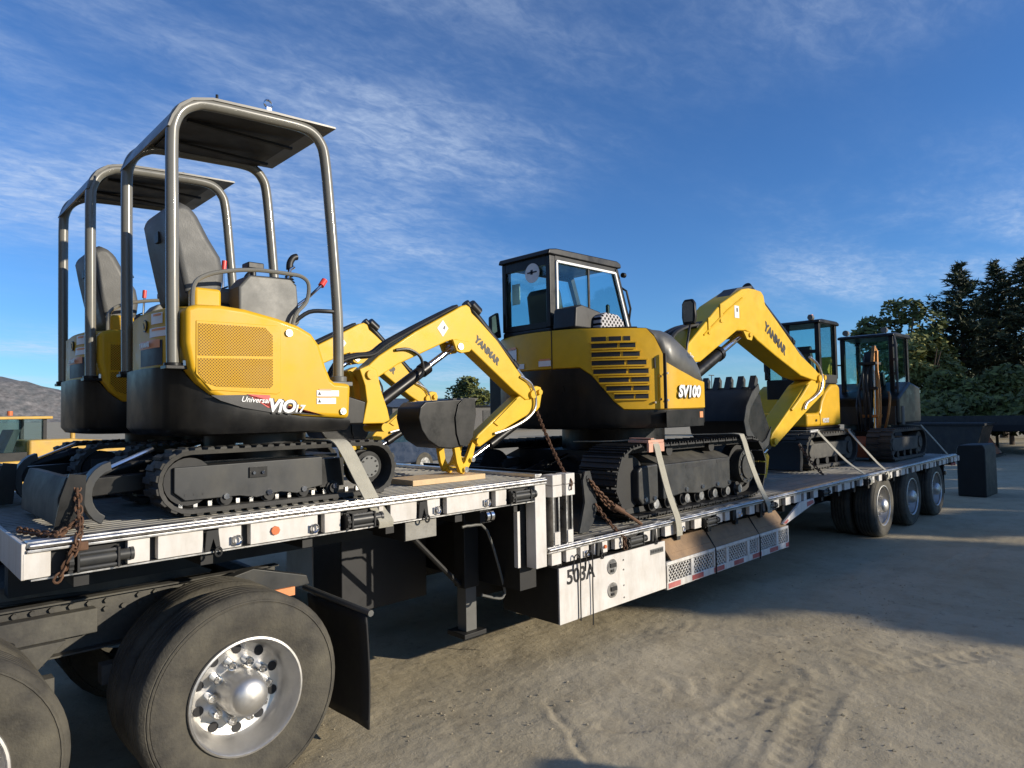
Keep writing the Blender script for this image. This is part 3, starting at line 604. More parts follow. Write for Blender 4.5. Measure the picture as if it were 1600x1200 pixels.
    full = plan+[(x, 1.36-y) for x, y in plan[-2::-1]]
    def ztop(x, y):
        if x > 1.66: return 1.935
        pts = [(.60, 2.235), (.70, 2.23), (.76, 2.145), (.82, 2.085), (.92, 2.04), (1.08, 2.0), (1.35, 1.958), (1.67, 1.935)]
        for (a, za), (c, zc) in zip(pts[:-1], pts[1:]):
            if a <= x <= c: return lerp(za, zc, (x-a)/(c-a))
        return 2.235
    hb = B(); n = len(full); dense = []
    for i in range(n-1):
        for k in range(3): dense.append((lerp(full[i][0], full[i+1][0], k/3), lerp(full[i][1], full[i+1][1], k/3)))
    dense.append(full[-1]); n = len(dense)
    lv = []
    for x, y in dense:
        zt = ztop(x, y); ins = lambda d: (x+(1.29-x)*d, y+(.68-y)*d)
        lv.append([(*ins(.16), 1.862), (*ins(.04), 1.872), (*ins(.0), 1.91), (x, y, zt), (*ins(.05), zt+.004)])
    for c in lv: hb.v += c
    for i in range(n-1):
        for k in range(4): hb.f.append((i*5+k, (i+1)*5+k, (i+1)*5+k+1, i*5+k+1))
    hb.f.append(tuple(i*5 for i in range(n))); hb.f.append((0, 1, 2, 3, 4, (n-1)*5+4, (n-1)*5+3, (n-1)*5+2, (n-1)*5+1, (n-1)*5))
    ob(hb, 'lower_hull', 'black', sharp=50)
    ob(B().box(.90, 1.64, .26, 1.10, 1.90, 2.10), 'floor_frame', 'black'); ob(B().box(1.07, 1.48, .44, .46, 1.795, 1.81), 'metal_bar', 'alu')  # floor frame, and a thin aluminium bar along the inside of the track top
    cp = [(.735, .285), (.675, .36), (.648, .46), (.637, .58), (.634, .68)]; cp = cp+[(x, 1.36-y) for x, y in cp[-2::-1]]
    rc = B(); cc = []
    for i in range(len(cp)-1):
        for k in range(3): cc.append((lerp(cp[i][0], cp[i+1][0], k/3), lerp(cp[i][1], cp[i+1][1], k/3)))
    cc.append(cp[-1]); n = len(cc)
    for x, y in cc: rc.v += [(x, y, 2.235), (x, y, 2.535), (x+.025, y+(.68-y)*.04, 2.56), (x+.14, y+(.68-y)*.12, 2.57)]
    for i in range(n-1):
        for k in range(3): rc.f.append((i*4+k, i*4+4+k, i*4+5+k, i*4+k+1))
    rco = ob(rc, 'rear_cover', 'yellow', sharp=55)
    ob(B().box(.75, 1.0, .30, 1.06, 2.24, 2.565), 'engine_bonnet', 'yellow', bev=.02)
    side = [(.70, 2.535), (.76, 2.558), (.88, 2.564), (1.016, 2.555), (1.2, 2.52), (1.33, 2.485), (1.41, 2.445), (1.46, 2.38), (1.503, 2.251), (1.535, 2.178), (1.56, 2.160), (1.668, 2.153), (1.656, 1.94), (1.35, 1.960), (1.08, 2.003), (.92, 2.043), (.83, 2.086), (.765, 2.147), (.725, 2.215), (.700, 2.35)]
    for near in (1, 0):
        ya, yb = (.163, .30) if near else (1.06, 1.197)
        sp = ob(B().prism(side, 'y', ya, yb), 'side_cover', 'yellow', bev=.028, seg=4)
        if near:
            ob(B().prism([(.752, 2.47), (1.19, 2.475), (1.215, 2.45), (1.215, 2.10), (1.19, 2.085), (.83, 2.105), (.752, 2.19)], 'y', .1585, .166), 'vent_surround', 'yellow', sp, bev=.006)
            ob(B().prism([(.762, 2.455), (1.12, 2.458), (1.165, 2.415), (1.165, 2.30), (.762, 2.287)], 'y', .1555, .159), 'vent_grille', 'perf', sp)
            ob(B().prism([(.762, 2.272), (1.165, 2.284), (1.165, 2.135), (1.15, 2.12), (.86, 2.125), (.80, 2.145), (.762, 2.195)], 'y', .1555, .159), 'vent_grille', 'perf', sp)
            for (x, z) in ((1.262, 2.437), (1.605, 1.985)): ob(B().cyl((x, .150, z), (x, .164, z), .020, 16).cyl((x, .146, z), (x, .151, z), .010, 10), 'cover_lock', 'alu', sp)
            ob(B().prism([(.83, 2.078), (1.05, 2.082), (1.16, 2.005), (1.49, 1.963), (1.15, 1.985), (1.0, 2.012), (.88, 2.05)], 'y', .1605, .163), 'stripe_decal', 'ink', sp)
            ob(B().prism([(1.02, 2.085), (1.15, 2.08), (1.16, 2.005), (1.49, 1.961), (1.20, 2.02), (1.14, 2.01)], 'y', .1585, .1605), 'red_decal', 'redknob', sp)
            text('Universal', .042, 'label', sp, O, (.985, .1575, 2.045), (1, 0, -.06), (0, -1, 0), shear=.3, bold=.0006)
            text('ViO', .098, 'label', sp, O, (1.135, .1570, 1.992), (1, 0, -.06), (0, -1, 0), shear=.2, bold=.004); text('17', .06, 'label', sp, O, (1.29, .1570, 1.985), (1, 0, -.06), (0, -1, 0), shear=.2, bold=.002)
            text('ViO', .098, 'ink', sp, O, (1.139, .1582, 1.988), (1, 0, -.06), (0, -1, 0), shear=.2, bold=.009)
            for k, z in enumerate((2.075, 2.03)):
                ob(B().box(1.435, 1.58 - .02*k, .1595, .163, z, z+.036), 'warning_label', 'label', sp); ob(B().box(1.45, 1.53, .1585, .1596, z+.034, z+.044), 'warning_stripe', 'labelo', sp); ob(B().prism([(1.442, z+.008), (1.462, z+.008), (1.452, z+.028)], 'y', .158, .1596), 'warning_sign', 'ink', sp)
    # rear decals on the curved cover
    def rx(y):
        for (xa, ya), (xb, yb) in zip(cc[:-1], cc[1:]):
            if min(ya, yb) <= y <= max(ya, yb) and y < .7: return lerp(xa, xb, (y-ya)/(yb-ya) if yb != ya else 0)
        return .634
    def rdecal(name, m, y0, y1, z0, z1, off, slant=0):
        b = B(); k = 6
        for i in range(k+1): y = lerp(y0, y1, i/k); x = rx(y)-off; b.v += [(x, y, z0), (x, y, z1-slant*(1-i/k))]
        b.f = [(2*i, 2*i+2, 2*i+3, 2*i+1) for i in range(k)]; return ob(b, name, m, rco)
    b = B(); b.cyl((.628, .60, 2.475), (.634, .60, 2.475), .034, 22); ob(b, 'emblem', 'ink', rco); ob(B().cyl((.6262, .60, 2.475), (.6282, .60, 2.475), .028, 22), 'emblem_disc', 'yellow', rco); ob(B().prism([(.585, 2.455), (.60, 2.49), (.605, 2.475), (.618, 2.495), (.603, 2.457), (.598, 2.472)], 'x', .6245, .6262), 'emblem_mark', 'ink', rco)
    for k, (y0, y1, z0, z1) in enumerate(((.40, .52, 2.475, 2.535), (.36, .54, 2.405, 2.455))): rdecal('warning_label', 'label', y0, y1, z0, z1, .003); rdecal('warning_stripe', 'labelo', y0+.01, y1-.03, z1-.018, z1-.006, .005)
    rdecal('brand_band', 'ink', .40, .68, 2.25, 2.385, .003, .0); rdecal('brand_band_top', 'labelo', .42, .68, 2.345, 2.39, .005)
    text('YANMAR', .042, 'label', rco, O, (.6235, .675, 2.352), (0, -1, 0), (-1, 0, 0), bold=.001)
    # operator station
    ob(B().box(.98, 1.62, .30, 1.06, 2.10, 2.14), 'floor', 'plastic'); ob(B().box(.90, 1.22, .42, .94, 2.14, 2.62), 'seat_base', 'plastic', bev=.02)
    ob(B().prism([(.93, 2.60), (1.32, 2.64), (1.34, 2.70), (1.25, 2.735), (.93, 2.70)], 'y', .43, .90), 'seat_cushion', 'seat', bev=.03, seg=4)
    bk = ob(B().prism([(.79, 2.60), (.715, 2.95), (.690, 3.09), (.705, 3.145), (.76, 3.175), (.82, 3.165), (.865, 3.11), (.93, 2.99), (.995, 2.89), (1.012, 2.80), (1.0, 2.68), (.93, 2.62)], 'y', .44, .89), 'seat_back', 'seat', bev=.05, seg=5)
    ob(B().box(.695, .73, .60, .66, 2.96, 3.02), 'seat_slot', 'plastic', bk)
    for y in (.452, .878): ob(B().tube(smooth_path([(.80, y, 2.66), (.745, y, 2.93), (.728, y, 3.07), (.765, y, 3.135), (.81, y, 3.125), (.90, y, 2.98), (.965, y, 2.87), (.975, y, 2.72)], 3), .006, 6), 'seat_piping', 'plastic', bk)
    for x in (1.03, 1.14): ob(B().tube([(x, .46, 2.722), (x, .87, 2.722)], .005, 6), 'seat_seam', 'plastic')
    for y in (.355, 1.005):
        for k in range(4): ob(B().cyl((1.358, y, 2.75+k*.018), (1.357, y, 2.76+k*.018), .044-k*.006, 12, .036-k*.006), 'boot_fold', 'plastic')
    for y0, y1, near in ((.27, .44, 1), (.92, 1.09, 0)):
        ob(B().prism([(1.03, 2.48), (1.03, 2.70), (1.09, 2.775), (1.34, 2.785), (1.38, 2.74), (1.40, 2.52), (1.30, 2.44)], 'y', y0+.02, y1+.04 if near else y1), 'console', 'grey', bev=.015)
        yj = (y0+y1)/2
        ob(B().cyl((1.36, yj, 2.72), (1.355, yj, 2.80), .045, 12, .018).cyl((1.355, yj, 2.80), (1.365, yj, 2.86), .010, 8), 'joystick', 'plastic')
        ob(B().tube(smooth_path([(1.362, yj, 2.85), (1.365, yj, 2.89), (1.385, yj, 2.925), (1.41, yj, 2.935)], 3), .020, 10), 'joystick_grip', 'plastic')
    ob(B().cyl((1.08, .98, 2.72), (1.07, .98, 2.99), .014, 8).cyl((1.07, .98, 2.98), (1.08, .98, 3.07), .026, 10, .020).cyl((1.07, .98, 3.07), (1.10, .98, 3.09), .022, 10), 'travel_lever', 'plastic')
    ob(B().box(1.17, 1.27, .50, .60, 2.86, 2.90).cyl((1.22, .55, 2.72), (1.22, .55, 2.87), .02, 8), 'monitor', 'plastic', bev=.015)
    lv_ = ob(B().tube([(1.36, .33, 2.60), (1.50, .38, 2.70), (1.60, .40, 2.79)], .009, 8), 'safety_lever', 'chrome'); ob(B().cyl((1.595, .40, 2.785), (1.625, .41, 2.825), .020, 10), 'lever_knob', 'redknob', lv_)
    lv_ = ob(B().tube([(1.13, .80, 2.70), (1.14, .80, 2.90)], .008, 8), 'throttle_lever', 'chrome'); ob(B().cyl((1.138, .80, 2.89), (1.142, .80, 2.95), .015, 10), 'lever_knob', 'redknob', lv_)
    ob(B().tube([(1.30, .30, 2.58), (1.29, .30, 2.66), (1.345, .31, 2.84), (1.37, .31, 2.86)], .010, 8), 'lock_lever', 'chrome')
    ob(B().tube(smooth_path([(.765, .25, 2.54), (.772, .25, 2.67), (.832, .25, 2.730), (.95, .25, 2.77), (1.114, .25, 2.797), (1.30, .25, 2.80), (1.39, .25, 2.793), (1.433, .25, 2.75), (1.42, .25, 2.65), (1.354, .25, 2.57), (1.33, .25, 2.50)], 4), .012, 8), 'hand_rail', 'tube')
    ob(B().tube(smooth_path([(1.36, .30, 2.52), (1.45, .28, 2.59), (1.55, .25, 2.60), (1.63, .25, 2.60)], 4), .013, 8), 'grab_bar', 'plastic')
    ob(B().box(.80, .95, .33, .44, 2.56, 2.68), 'fuse_box', 'yellow', bev=.02)
    # canopy
    fr = [(.668, 2.235), (.664, 2.6), (.660, 3.20), (.660, 3.44), (.668, 3.52), (.70, 3.595), (.765, 3.65), (.86, 3.676), (1.22, 3.70), (1.38, 3.706), (1.46, 3.69), (1.515, 3.64), (1.545, 3.55), (1.575, 3.25), (1.61, 2.82), (1.628, 2.5), (1.628, 2.185)]
    for y in (.25, 1.09):
        p = ob(B().tube(smooth_path([(x, y, z) for x, z in fr], 4), .0325, 14), 'canopy_post', 'tube')
        ob(B().cyl((.668, y, 2.225), (.668, y, 2.25), .045, 12).box(.62, .735, y-.045, y+.045, 2.215, 2.235), 'post_foot', 'black', p, bev=.004); ob(B().cyl((1.628, y, 2.165), (1.628, y, 2.20), .05, 14).box(1.56, 1.70, y-.05, y+.05, 2.14, 2.167), 'post_foot', 'grey', p, bev=.005)
        ob(B().cyl((.715, y-.03, 2.235), (.715, y-.03, 2.262), .012, 6), 'bolt', 'alu', p)
    rs = [(.628, 3.49), (.650, 3.555), (.685, 3.62), (.75, 3.675), (.86, 3.708), (1.22, 3.735), (1.60, 3.752), (1.605, 3.742), (1.22, 3.722), (.86, 3.694), (.757, 3.662), (.697, 3.61), (.662, 3.55), (.64, 3.49)]
    rf = ob(B().prism(rs, 'y', .215, 1.125), 'canopy_roof', 'roof')
    ob(B().prism([(.80, 3.665), (1.46, 3.70), (1.46, 3.707), (.80, 3.673)], 'y', .30, 1.04), 'roof_liner', 'plastic', rf)
    for x, y in ((.9, .27), (1.25, .27), (.9, 1.07), (1.25, 1.07)): ob(B().cyl((x, y, 3.70), (x, y, 3.755), .008, 8), 'roof_bolt', 'dark', rf)
    ob(B().box(1.17, 1.20, .235, .265, 3.735, 3.76).tube([(1.185+.022*math.cos(t), .25, 3.785+.022*math.sin(t)) for t in [i*.5236 for i in range(12)]], .007, 7, True), 'lifting_eye', 'chrome', rf)
    for y in (.50, .86): ob(B().box(.82, 1.45, y-.012, y+.012, 3.655, 3.669), 'roof_rib', 'dark', rf)
    # boom, arm, bucket
    ob(B().prism([(1.62, 1.90), (1.96, 1.90), (1.98, 2.05), (1.80, 2.10), (1.62, 2.08)], 'y', .50, .74), 'swing_bracket', 'black', bev=.01)
    ob(B().prism([(1.93, 2.27), (2.0, 2.30), (2.07, 2.27), (2.10, 2.13), (2.15, 2.0), (2.17, 1.92), (2.12, 1.90), (1.95, 1.90), (1.985, 2.05), (1.97, 2.16)], 'y', .50, .58).prism([(1.93, 2.27), (2.0, 2.30), (2.07, 2.27), (2.10, 2.13), (2.15, 2.0), (2.17, 1.92), (2.12, 1.90), (1.95, 1.90), (1.985, 2.05), (1.97, 2.16)], 'y', .66, .74).box(1.98, 2.15, .58, .66, 1.91, 1.98), 'swing_post', 'yellow2', bev=.008)
    ob(B().cyl((2.01, .48, 2.235), (2.01, .76, 2.235), .032, 14), 'post_pin', 'yellow2'); ob(B().cyl((1.70, .60, 1.94), (2.1, .56, 1.94), .028, 12), 'swing_cylinder', 'chrome')
    ob(B().cyl((2.13, .50, 1.87), (2.13, .74, 1.87), .03, 12), 'lower_pin', 'yellow2')
    bo = [(1.98, 2.255), (2.03, 2.30), (2.12, 2.375), (2.43, 2.565), (2.79, 2.752), (2.88, 2.80), (2.93, 2.815), (2.968, 2.80), (2.985, 2.755), (3.05, 2.71), (3.26, 2.545), (3.587, 2.205), (3.67, 2.12), (3.64, 2.07), (3.57, 2.06), (3.43, 2.14), (3.20, 2.30), (2.985, 2.45), (2.91, 2.505), (2.82, 2.525), (2.73, 2.51), (2.284, 2.32), (2.07, 2.195), (2.01, 2.19)]
    boo = ob(B().prism(bo, 'y', .555, .685), 'boom', 'yellow2', bev=.012, seg=3)
    ob(B().prism([(2.76, 2.53), (2.80, 2.44), (2.85, 2.425), (2.93, 2.44), (2.96, 2.47), (2.92, 2.52)], 'y', .525, .55).prism([(2.76, 2.53), (2.80, 2.44), (2.85, 2.425), (2.93, 2.44), (2.96, 2.47), (2.92, 2.52)], 'y', .69, .715), 'cylinder_ear', 'yellow2', boo, bev=.006)
    ob(B().cyl((2.835, .515, 2.475), (2.835, .725, 2.475), .026, 12), 'boom_pin', 'alu', boo)
    ob(B().prism([(2.635, 2.607), (2.69, 2.672), (2.742, 2.613), (2.688, 2.545)], 'y', .5525, .5555), 'warning_label', 'label', boo); ob(B().prism([(2.69, 2.605), (2.70, 2.63), (2.715, 2.625), (2.705, 2.60)], 'y', .551, .5525), 'warning_sign', 'ink', boo)
    text('YANMAR', .074, 'ink', boo, O, (3.005, .5535, 2.535), (.80, 0, -.62), (0, -1, 0), bold=.0045)
    hydraulic(E, O, (2.14, .62, 2.03), (2.835, .62, 2.475), .62, .045, 'boom_cylinder'); hydraulic(E, O, (2.97, .62, 2.84), (3.71, .62, 2.16), .72, .035, 'arm_cylinder')
    ob(B().cyl((3.02, .62, 2.83), (3.10, .62, 2.77), .05, 10), 'cylinder_clamp', 'black')
    ar = [(3.60, 2.14), (3.66, 2.17), (3.72, 2.185), (3.775, 2.175), (3.785, 2.12), (3.755, 2.0), (3.715, 1.965), (3.66, 1.955), (3.52, 1.90), (3.30, 1.81), (3.06, 1.69), (3.01, 1.70), (3.0, 1.745), (3.04, 1.79), (3.18, 1.885), (3.47, 2.08)]
    aro = ob(B().prism(ar, 'y', .565, .675), 'arm', 'yellow2', bev=.012, seg=3)
    ob(B().prism([(3.20, 1.88), (3.47, 2.075), (3.50, 2.03), (3.25, 1.85)], 'y', .553, .566), 'arm_rib', 'yellow2', aro); ob(B().cyl((3.645, .53, 2.11), (3.645, .71, 2.11), .034, 14).cyl((3.74, .54, 2.13), (3.74, .70, 2.13), .024, 12).cyl((3.03, .54, 1.735), (3.03, .70, 1.735), .028, 12), 'arm_pin', 'yellow2', aro)
    hydraulic(E, O, (3.66, .62, 1.93), (2.93, .62, 1.56), .60, .034, 'bucket_cylinder')
    ob(B().tube(smooth_path([(3.50, .545, 2.26), (3.62, .54, 2.20), (3.675, .54, 2.08), (3.66, .54, 1.98), (3.56, .54, 1.90), (3.38, .545, 1.83), (3.20, .55, 1.79)], 4), .012, 8), 'steel_line', 'alu')
    ob(B().prism([(2.74, 1.71), (2.80, 1.70), (2.815, 1.60), (2.855, 1.535), (2.84, 1.505), (2.80, 1.505), (2.765, 1.58)], 'y', .50, .535).prism([(2.74, 1.71), (2.80, 1.70), (2.815, 1.60), (2.855, 1.535), (2.84, 1.505), (2.80, 1.505), (2.765, 1.58)], 'y', .70, .735), 'bucket_link', 'yellow2', bev=.005)
    ob(B().prism([(2.80, 1.51), (2.85, 1.492), (2.89, 1.52), (2.945, 1.60), (2.975, 1.71), (2.945, 1.735), (2.915, 1.68), (2.87, 1.59)], 'y', .525, .56).prism([(2.80, 1.51), (2.85, 1.492), (2.89, 1.52), (2.945, 1.60), (2.975, 1.71), (2.945, 1.735), (2.915, 1.68), (2.87, 1.59)], 'y', .68, .715), 'guide_link', 'yellow2', bev=.005)
    ob(B().cyl((2.845, .48, 1.53), (2.845, .755, 1.53), .022, 12).cyl((2.93, .50, 1.60), (2.93, .74, 1.60), .02, 12), 'link_pin', 'chrome')
    bp = [(2.985, 2.07), (3.03, 2.03), (3.02, 1.93), (3.0, 1.82), (2.97, 1.735), (2.93, 1.70), (2.80, 1.685), (2.68, 1.70), (2.58, 1.76), (2.52, 1.84), (2.495, 1.93), (2.51, 2.01), (2.56, 2.05), (2.70, 2.062), (2.85, 2.068)]
    bp = [(.971*x-.0145, .971*z+.057) for x, z in bp]
    bu = ob(B().prism(bp, 'y', .49, .78), 'bucket', 'black', bev=.01)
    ob(B().prism([(2.935, 2.072), (2.945, 1.95), (2.91, 1.775), (2.85, 1.703), (2.78, 1.717), (2.75, 1.805), (2.74, 1.93), (2.77, 2.028), (2.83, 2.075)], 'y', .478, .49), 'bucket_side_plate', 'black', bu, bev=.003)
    for k in range(3): y = .51+k*.095; ob(B().prism([(2.89, 2.05), (2.95, 2.04), (3.0, 2.075), (2.9, 2.08)], 'y', y, y+.05), 'bucket_tooth', 'char', bu)
    for k, (dy, dz) in enumerate(((0, 0), (.035, .01), (.07, -.01), (.10, .015))):
        ob(B().tube(smooth_path([(1.70, .56+dy*.5, 2.10+dz), (1.80, .55+dy*.5, 2.30+dz), (1.93, .55+dy*.5, 2.36+dz), (2.08, .56+dy*.5, 2.385+dz), (2.22, .57+dy*.5, 2.475+dz), (2.6, .57+dy*.5, 2.675+dz*.5), (2.85, .575+dy*.5, 2.80)], 4), .012, 7), 'hose', 'plastic')
    ob(B().tube(smooth_path([(2.25, .54, 2.42), (2.36, .535, 2.43), (2.46, .535, 2.38), (2.49, .54, 2.28), (2.46, .55, 2.22)], 4), .011, 7), 'hose', 'plastic'); ob(B().tube(smooth_path([(2.10, .53, 2.20), (2.13, .53, 2.13), (2.09, .53, 2.06), (2.04, .53, 2.07)], 3), .007, 6), 'hose', 'plastic')
    return E
m1 = mini(); tag(m1, 'yellow canopy mini excavator nearest the camera, strapped to the upper deck', 'excavator', 'excavators on the trailer')
index_kids()
m2 = copy_tree(m1); m2.location = (1.21, 2.06, DZ)
m2['label'] = 'far canopy mini excavator on the upper deck, half hidden behind its twin'

# ------------------------------------------------------------ ten tonne excavator on the lower deck
def midi():
    O = (5.70, 1.29, .95); E = empty('excavator', O)
    tag(E, 'large yellow excavator with black cab and louvred side door in mid trailer', 'excavator', 'excavators on the trailer')
    def ob(b, name, m, par=E, bev=0, **k): return b.obj(name, m, par, bev=bev, org=O, **k)
    # steel tracks: each shoe its own piece
    sb_ = B().box(-.068, .068, -.225, .225, -.012, .004).box(-.055, -.043, -.22, .22, .004, .024).box(.0, .012, -.22, .22, .004, .020).box(.045, .057, -.22, .22, .004, .018)
    shoe = None
    for y0, y1, sg in ((.15, .60, 1), (1.98, 2.43, -1)):
        yo = y0 if sg > 0 else y1; ym = (y0+y1)/2
        tk = belt(ym-.09, ym+.09, 4.59, 6.76, 1.305, .30, .05, O, E, m='dark', name='track_chain')
        for (x, z), a in resample(loop_pts(4.59, 6.76, 1.305, .318), .150):
            if shoe is None: shoe = sb_.obj('track_shoe', 'dark', tk); s_ = shoe
            else: s_ = inst(shoe, tk)
            s_.location = (x-O[0], ym-O[1], z-O[2]); s_.rotation_euler = (0, -a+math.pi, 0)
        fa, fb = sorted((yo+sg*.04, yo+sg*.40))
        tf = ob(B().prism([(4.72, 1.44), (4.98, 1.45), (4.98, 1.12), (4.92, 1.08), (4.72, 1.08), (4.66, 1.14), (4.66, 1.40)], 'y', yo+sg*.05, yo+sg*.40), 'track_frame', 'char', bev=.02)
        ob(B().prism([(5.05, 1.435), (6.33, 1.435), (6.33, 1.13), (6.2, 1.10), (6.0, 1.135), (5.7, 1.10), (5.4, 1.13), (5.05, 1.10)], 'y', yo+sg*.045, yo+sg*.32), 'frame_cover', 'char', tf, bev=.012)
        c, d = sorted((yo+sg*.05, yo+sg*.30)); ob(B().add([(5.0, yo+sg*.05, 1.437), (6.33, yo+sg*.05, 1.437), (6.33, yo+sg*.36, 1.56), (5.0, yo+sg*.36, 1.56), (5.0, yo+sg*.36, 1.40), (6.33, yo+sg*.36, 1.40)], [(0, 1, 2, 3), (0, 3, 4), (1, 5, 2), (4, 3, 2, 5), (0, 4, 5, 1)]), 'sloping_guard', 'frame', tf)
        ob(B().prism([(5.45, 1.40), (5.9, 1.42), (5.9, 1.40), (5.65, 1.37), (5.45, 1.37)], 'y', yo+sg*.043, yo+sg*.047).prism([(6.05, 1.42), (6.28, 1.43), (6.28, 1.40), (6.05, 1.38)], 'y', yo+sg*.043, yo+sg*.047), 'cover_slot', 'ink', tf)
        for q in (4.76, 4.90): ob(B().cyl((q, yo+sg*.035, 1.13), (q, yo+sg*.055, 1.13), .022, 10), 'frame_bolt', 'chrome', tf)
        for q in (5.15, 5.45, 5.75, 6.05, 6.30):
            ob(B().cyl((q, yo+sg*.03, 1.165), (q, yo+sg*.05, 1.165), .022, 10), 'frame_bolt', 'chrome', tf); 
        for q in [4.95+.27*i for i in range(7)]:
            rl = ob(B().cyl((q, yo+sg*.10, 1.07), (q, yo+sg*.36, 1.07), .075, 18), 'track_roller', 'dark'); ob(B().cyl((q, yo+sg*.06, 1.07), (q, yo+sg*.105, 1.07), .045, 14), 'roller_cap', 'alu', rl)
        for q in (5.25, 6.05): ob(B().cyl((q, yo+sg*.10, 1.56), (q, yo+sg*.34, 1.56), .055, 16), 'carrier_roller', 'dark')
        ob(B().cyl((4.59, yo+sg*.12, 1.305), (4.59, yo+sg*.34, 1.305), .25, 28), 'idler', 'dark')
        b = B().cyl((6.76, yo+sg*.17, 1.305), (6.76, yo+sg*.28, 1.305), .24, 28)
        sp = ob(b, 'sprocket', 'dark'); ob(B().cyl((6.76, yo+sg*.07, 1.305), (6.76, yo+sg*.17, 1.305), .19, 28).cyl((6.76, yo+sg*.05, 1.305), (6.76, yo+sg*.07, 1.305), .14, 26), 'drive_cover', 'char', sp)
        for k in range(12): a = 2*math.pi*k/12; ob(B().cyl((6.76+.165*math.cos(a), yo+sg*.06, 1.305+.165*math.sin(a)), (6.76+.165*math.cos(a), yo+sg*.072, 1.305+.165*math.sin(a)), .012, 6), 'bolt', 'chrome', sp)
    ob(B().box(4.9, 6.5, .58, 2.0, 1.22, 1.55).cyl((5.7, 1.29, 1.55), (5.7, 1.29, 1.80), .58, 36), 'undercarriage', 'black')
    bl = [(3.80, .955), (3.88, .95), (3.955, 1.02), (4.01, 1.13), (4.005, 1.25), (3.96, 1.36), (3.93, 1.43), (3.83, 1.44), (3.86, 1.36), (3.91, 1.26), (3.915, 1.14), (3.87, 1.04)]
    blo = ob(B().prism(bl, 'y', .20, 2.39), 'dozer_blade', 'black', bev=.006); ob(B().prism([(3.79, .95), (3.90, .945), (3.975, 1.02), (4.03, 1.14), (4.02, 1.26), (3.97, 1.38), (3.945, 1.455), (3.88, 1.455), (3.85, 1.38), (3.87, 1.20)], 'y', .178, .2), 'blade_end', 'char', blo, bev=.004); ob(B().cyl((3.912, .172, 1.40), (3.912, .182, 1.40), .024, 12), 'blade_hole', 'ink', blo)
    ob(B().prism([(3.95, 1.10), (4.95, 1.22), (4.95, 1.40), (3.97, 1.28)], 'y', .70, .86).prism([(3.95, 1.10), (4.95, 1.22), (4.95, 1.40), (3.97, 1.28)], 'y', 1.72, 1.88), 'blade_arm', 'black', bev=.01); hydraulic(E, O, (3.98, 1.29, 1.25), (4.95, 1.29, 1.50), .6, .06, 'blade_cylinder')
    # house
    cols = []
    for a in range(90, 236, 6): t_ = R(a); cols.append((5.70+1.28*math.cos(t_), 1.29+1.28*math.sin(t_), 2.377, 2.77, 2.77))
    cols += [(4.93, .245+.025, 1.958, 2.752, 2.755)] if 0 else []
    tail = [(4.58, .668, 2.30, 2.765, 2.765), (4.64, .575, 2.17, 2.762, 2.762), (4.70, .492, 2.04, 2.76, 2.76), (4.76, .42, 1.962, 2.757, 2.757), (4.85, .335, 1.958, 2.755, 2.755), (4.935, .263, 1.958, 2.750, 2.752), (5.0, .217, 1.958, 2.670, 2.750), (5.05, .187, 1.958, 2.555, 2.747), (5.11, .157, 1.958, 2.420, 2.742), (5.20, .140, 1.960, 2.385, 2.725), (5.30, .134, 1.960, 2.352, 2.700), (5.45, .130, 1.962, 2.310, 2.635), (5.57, .130, 1.963, 2.275, 2.560), (5.65, .130, 1.964, 2.258, 2.480), (5.71, .130, 1.965, 2.248, 2.390), (5.74, .132, 1.965, 2.245, 2.300)]
    cols = [c for c in cols if not (c[0] > 4.0 and c[1] < .70 and c[0] < 5.0)]+tail
    n = len(cols)
    ob_l = B(); ob_y = B(); ob_h = B()
    def ins(x, y, d): v = Vector((5.70-x, 1.29-y)); v = v.normalized()*d; return x+v.x, y+v.y
    for x, y, z1, z2, z3 in cols:
        q = ins(x, y, .10); ob_l.v += [(*ins(x, y, .22), 1.775), (*ins(x, y, .03), 1.79), (*ins(x, y, .005), 1.83), (*ins(x, y, .005), z1), (*ins(x, y, .05), z1+.002)]
        ob_y.v += [(*ins(x, y, .02), z1), (x, y, z1+.012), (x, y, z2-.03 if z2 == z3 else z2-.012), (*ins(x, y, .012), z2-.006 if z2 == z3 else z2-.003), (*ins(x, y, .06), z2)]
        ob_h.v += [(*ins(x, y, .03), z2-.002), (*ins(x, y, .012), lerp(z2, z3, .15)), (*ins(x, y, .03 if z3 > z2 else .05), lerp(z2, z3, .75)), (*ins(x, y, .12), z3-.004), (*ins(x, y, .38), min(2.775, z3+.075)), (*ins(x, y, .72), 2.79)]
    for bb, k in ((ob_l, 5), (ob_y, 5)):
        bb.f = [(i*k+j, (i+1)*k+j, (i+1)*k+j+1, i*k+j+1) for i in range(n-1) for j in range(k-1)]
    ob_h.f = [(i*6+j, (i+1)*6+j, (i+1)*6+j+1, i*6+j+1) for i in range(n-1) for j in range(5)]+[tuple(i*6+5 for i in range(n))]
    ob_l.f.append(tuple(i*5 for i in range(n)))
    ob(ob_l, 'lower_hull', 'black', sharp=50); hy = ob(ob_y, 'house_cover', 'yellow', sharp=40); hh = ob(ob_h, 'hood', 'hood', sharp=60)
    ob(B().box(5.0, 5.72, .22, 1.2, 1.80, 2.24).box(4.9, 5.95, 1.15, 2.5, 1.80, 2.6), 'front_frame', 'black', bev=.02)
    def sx(x):      # outer skin y of the right side at x
        for a, c in zip(tail[:-1], tail[1:]):
            if a[0] <= x <= c[0]: return lerp(a[1], c[1], (x-a[0])/(c[0]-a[0]))
        return .7 if x < 4.58 else .13
